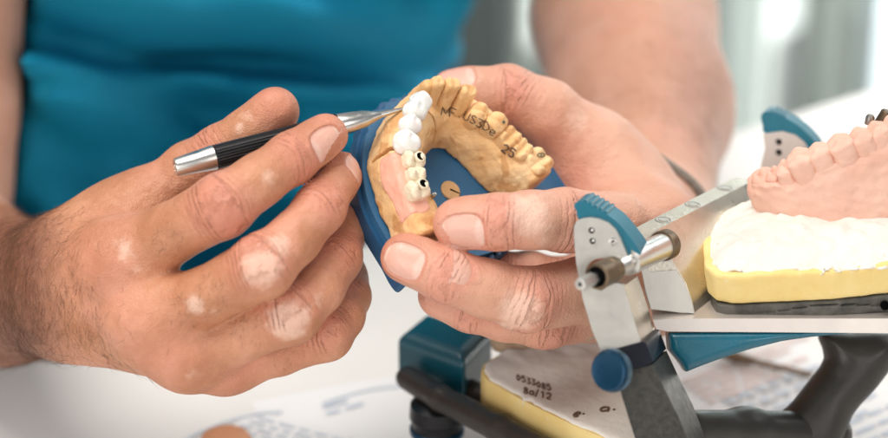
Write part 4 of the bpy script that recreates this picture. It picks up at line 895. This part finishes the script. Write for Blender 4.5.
pst.p.inputs['Subsurface Scale'].default_value = .002; pst.bump(pst.noise(500, 5, .65), .45, .0005); PST = pst.m
def parch(X, Y, Z):
    S, T, L = path_field(X, Y, PPATH); w_n = .5 * vnoise((X, Y, Z), 12, 81, 3) + .25 * vnoise((X, Y, Z), 4, 82, 2)
    lat = np.abs(S) - 7.6 + Z * .12 + 1.0 * np.exp(-((Z - 9.5) / 1.2) ** 2) * .6
    return smax(lat, smax(Z - 11.0 - .9 * np.sin(T / 3.2), -15 - Z, 1), 2.4) - w_n
v, q = grid_sdf(parch, (-10, -14, -16), (84, 42, 15), .6); mesh_obj('arch', pw_(v), q, PST, uc)
for i, (px, py, w_, b_w, h1, kd) in enumerate([(763, 181, 6.2, 7, 14.0, 'premolar'), (774, 174, 5.4, 7, 15.4, 'premolar'), (784, 167, 6.2, 8, 17.2, 'premolar'), (800, 158, 9.4, 10, 19.4, 'premolar'), (820, 152, 8.2, 9, 19.4, 'premolar'),
                                      (841, 143, 9.6, 10, 18.8, 'premolar'), (862, 137, 8.8, 9.5, 17.6, 'premolar'), (881, 133, 8.4, 9, 16.8, 'premolar'), (898, 128, 8, 8, 16, 'premolar')]):
    c = invp(px, py, h1 - 1); j = int(np.argmin(np.linalg.norm(np.array(PPATH) - c, axis=1))); cc = PPATH[j] * .8 + c * .2
    xx = c[0]; jj = int(np.argmin([abs(p[0] - xx) + (50 if p[1] > 15 else 0) for p in PPATH])); cc = np.array([xx, PPATH[jj][1] - 1.6])
    make_tooth(uc, PST, cc, path_at(cc, PPATH), kd, w_ * .96, b_w, 3, h1 - .7, pw_, 90 + i, res=.42)
bm_obj('metal_post', lathe_bm(at(869, 124, 6), vv(.1, .9, -.4), [(0, 1.6), (2.5, 1.6), (3.4, 1.1), (3.6, .4)], n=20), STEELP, uc); bm_obj('metal_post', lathe_bm(at(885, 118, 6), vv(.5, .9, -.4), [(-3, 2.6), (2, 2.6), (2.6, 2.0)], n=20), brass, uc)
# ------------------------------------------------------------------ papers on the table and small things
papm = simple('paper_white', (.80, .795, .79), .7, var=.02, scale=20); pblue = simple('print_blue', (.56, .62, .70), .7); pgrey = simple('print_grey', (.46, .46, .48), .7); ppink = simple('print_pink', (.72, .58, .54), .7, var=.2, scale=60)
def sheet(label, corners, z, group=None):
    t = thing('paper_sheet', label, 'paper', np.mean([on_plane(x, y, z) for x, y in corners], 0), 'printed sheets lying on the table'); c = [on_plane(x, y, z) for x, y in corners]
    bm_obj('page', prism_bm(c, np.array([0, 0, -.0003])), papm, t, smooth=False); return t, c
def quadmesh(name, quads, mat, t):
    vs, fs = [], []
    for qd in quads: b0 = len(vs); vs += [np.array(p) for p in qd]; fs.append((b0, b0 + 1, b0 + 2, b0 + 3))
    return mesh_obj(name, vs, fs, mat, t, smooth=False)
def rows(t, p, u, v, n, lenr, zoff, mat, name, hgt=.0018, pitch=.0052, word=(.004, .012), seed=1):
    r_ = random.Random(seed); qs = []; p = np.array(p); u = np.array(u) / np.linalg.norm(u); v = np.array(v) / np.linalg.norm(v)
    for i in range(n):
        x = 0; L = lenr * r_.uniform(.7, 1)
        while x < L:
            w_ = r_.uniform(*word); a = p + u * x + v * pitch * i + [0, 0, zoff]; qs.append((a, a + u * w_, a + u * w_ + v * hgt, a + v * hgt)); x += w_ + .0022
    quadmesh(name, qs, mat, t)
t1, c1 = sheet('printed sheet with faint blue lines at the bottom edge, below the pen hand', [(165, 452), (262, 412), (352, 436), (300, 500)], .0008)
u_ = c1[2] - c1[1]; v_ = c1[0] - c1[1]
rows(t1, c1[1] + u_ * .08 + v_ * .1, u_, v_, 10, .05, .0006, pblue, 'print', hgt=.0014, pitch=.0042, word=(.003, .008))
arcp = [on_plane(x, y, .0014) for x, y in [(182, 441), (205, 430), (232, 420), (258, 414), (282, 411.5)]]; bm_obj('blue_curve', tube_bm(catmull(arcp, 5), .5, 6), pblue, t1)
t2, c2 = sheet('large sheet with a blue drawn curve right of the pen hand', [(250, 402), (392, 376), (470, 470), (340, 520)], .0003)
arcp = [on_plane(x, y, .0007) for x, y in [(323, 404), (340, 398), (362, 392), (384, 388), (400, 387)]]; bm_obj('blue_curve', tube_bm(catmull(arcp, 5), .6, 6), pblue, t2)
rows(t2, on_plane(322, 407, .0003), on_plane(336, 403, .0003) - on_plane(322, 407, .0003), on_plane(326, 414, .0003) - on_plane(322, 407, .0003), 2, .010, .0006, pblue, 'print', hgt=.0022)
t3, c3 = sheet('printed sheet with pinkish picture and blue text lines under the open articulator', [(640, 372), (800, 340), (960, 420), (760, 500)], .0008)
uu = on_plane(791, 385, 0) - on_plane(735, 407, 0); v3 = on_plane(745, 414, 0) - on_plane(735, 407, 0)
rows(t3, on_plane(722, 402, .0008), uu, v3, 6, .055, .0006, pblue, 'print', hgt=.0022, pitch=.0075, seed=4); rows(t3, on_plane(728, 405.5, .0008), uu, v3, 4, .055, .0006, pgrey, 'print', hgt=.0018, pitch=.0075, seed=9)
rows(t3, on_plane(842, 425, .0008), uu, v3, 6, .07, .0006, pblue, 'print', hgt=.002, pitch=.007, seed=6)
rows(t3, on_plane(680, 383, .0008), uu, v3, 5, .055, .0006, ppink, 'print', hgt=.0024, pitch=.0045, word=(.003, .02), seed=2)
st = simple('brown_stick', (.15, .095, .055), .5); a, b = on_plane(735, 357, .004), on_plane(812, 375, .004)
sk = thing('thin_stick', 'thin brown stick lying on the sheet behind the teal wing', 'stick', a * [1, 1, 0]); bm_obj('shaft', tube_bm([a + (b - a) * .2, b], 1.3, 12), st, sk); bm_obj('grip', tube_bm([a - (b - a) * .2, a, a + (b - a) * .22], [1.6, 2.5, 1.8], 14), st, sk)
wx = simple('orange_wax', (.62, .28, .14), .5, sss=None) if False else simple('orange_wax', (.62, .28, .14), .5)
p = on_plane(226, 446, .001); tag(bm_obj("wax_piece", lathe_bm(p, (0, 0, 1), [(0, 9.5), (1.5, 10), (4, 9), (5.6, 6.5), (6.2, 3), (6.3, .1)], n=40), wx), 'small rounded orange-brown piece on the table at the bottom edge', 'wax piece')
person['label'] = 'person in a teal t-shirt holding a slim tool and a dental cast'
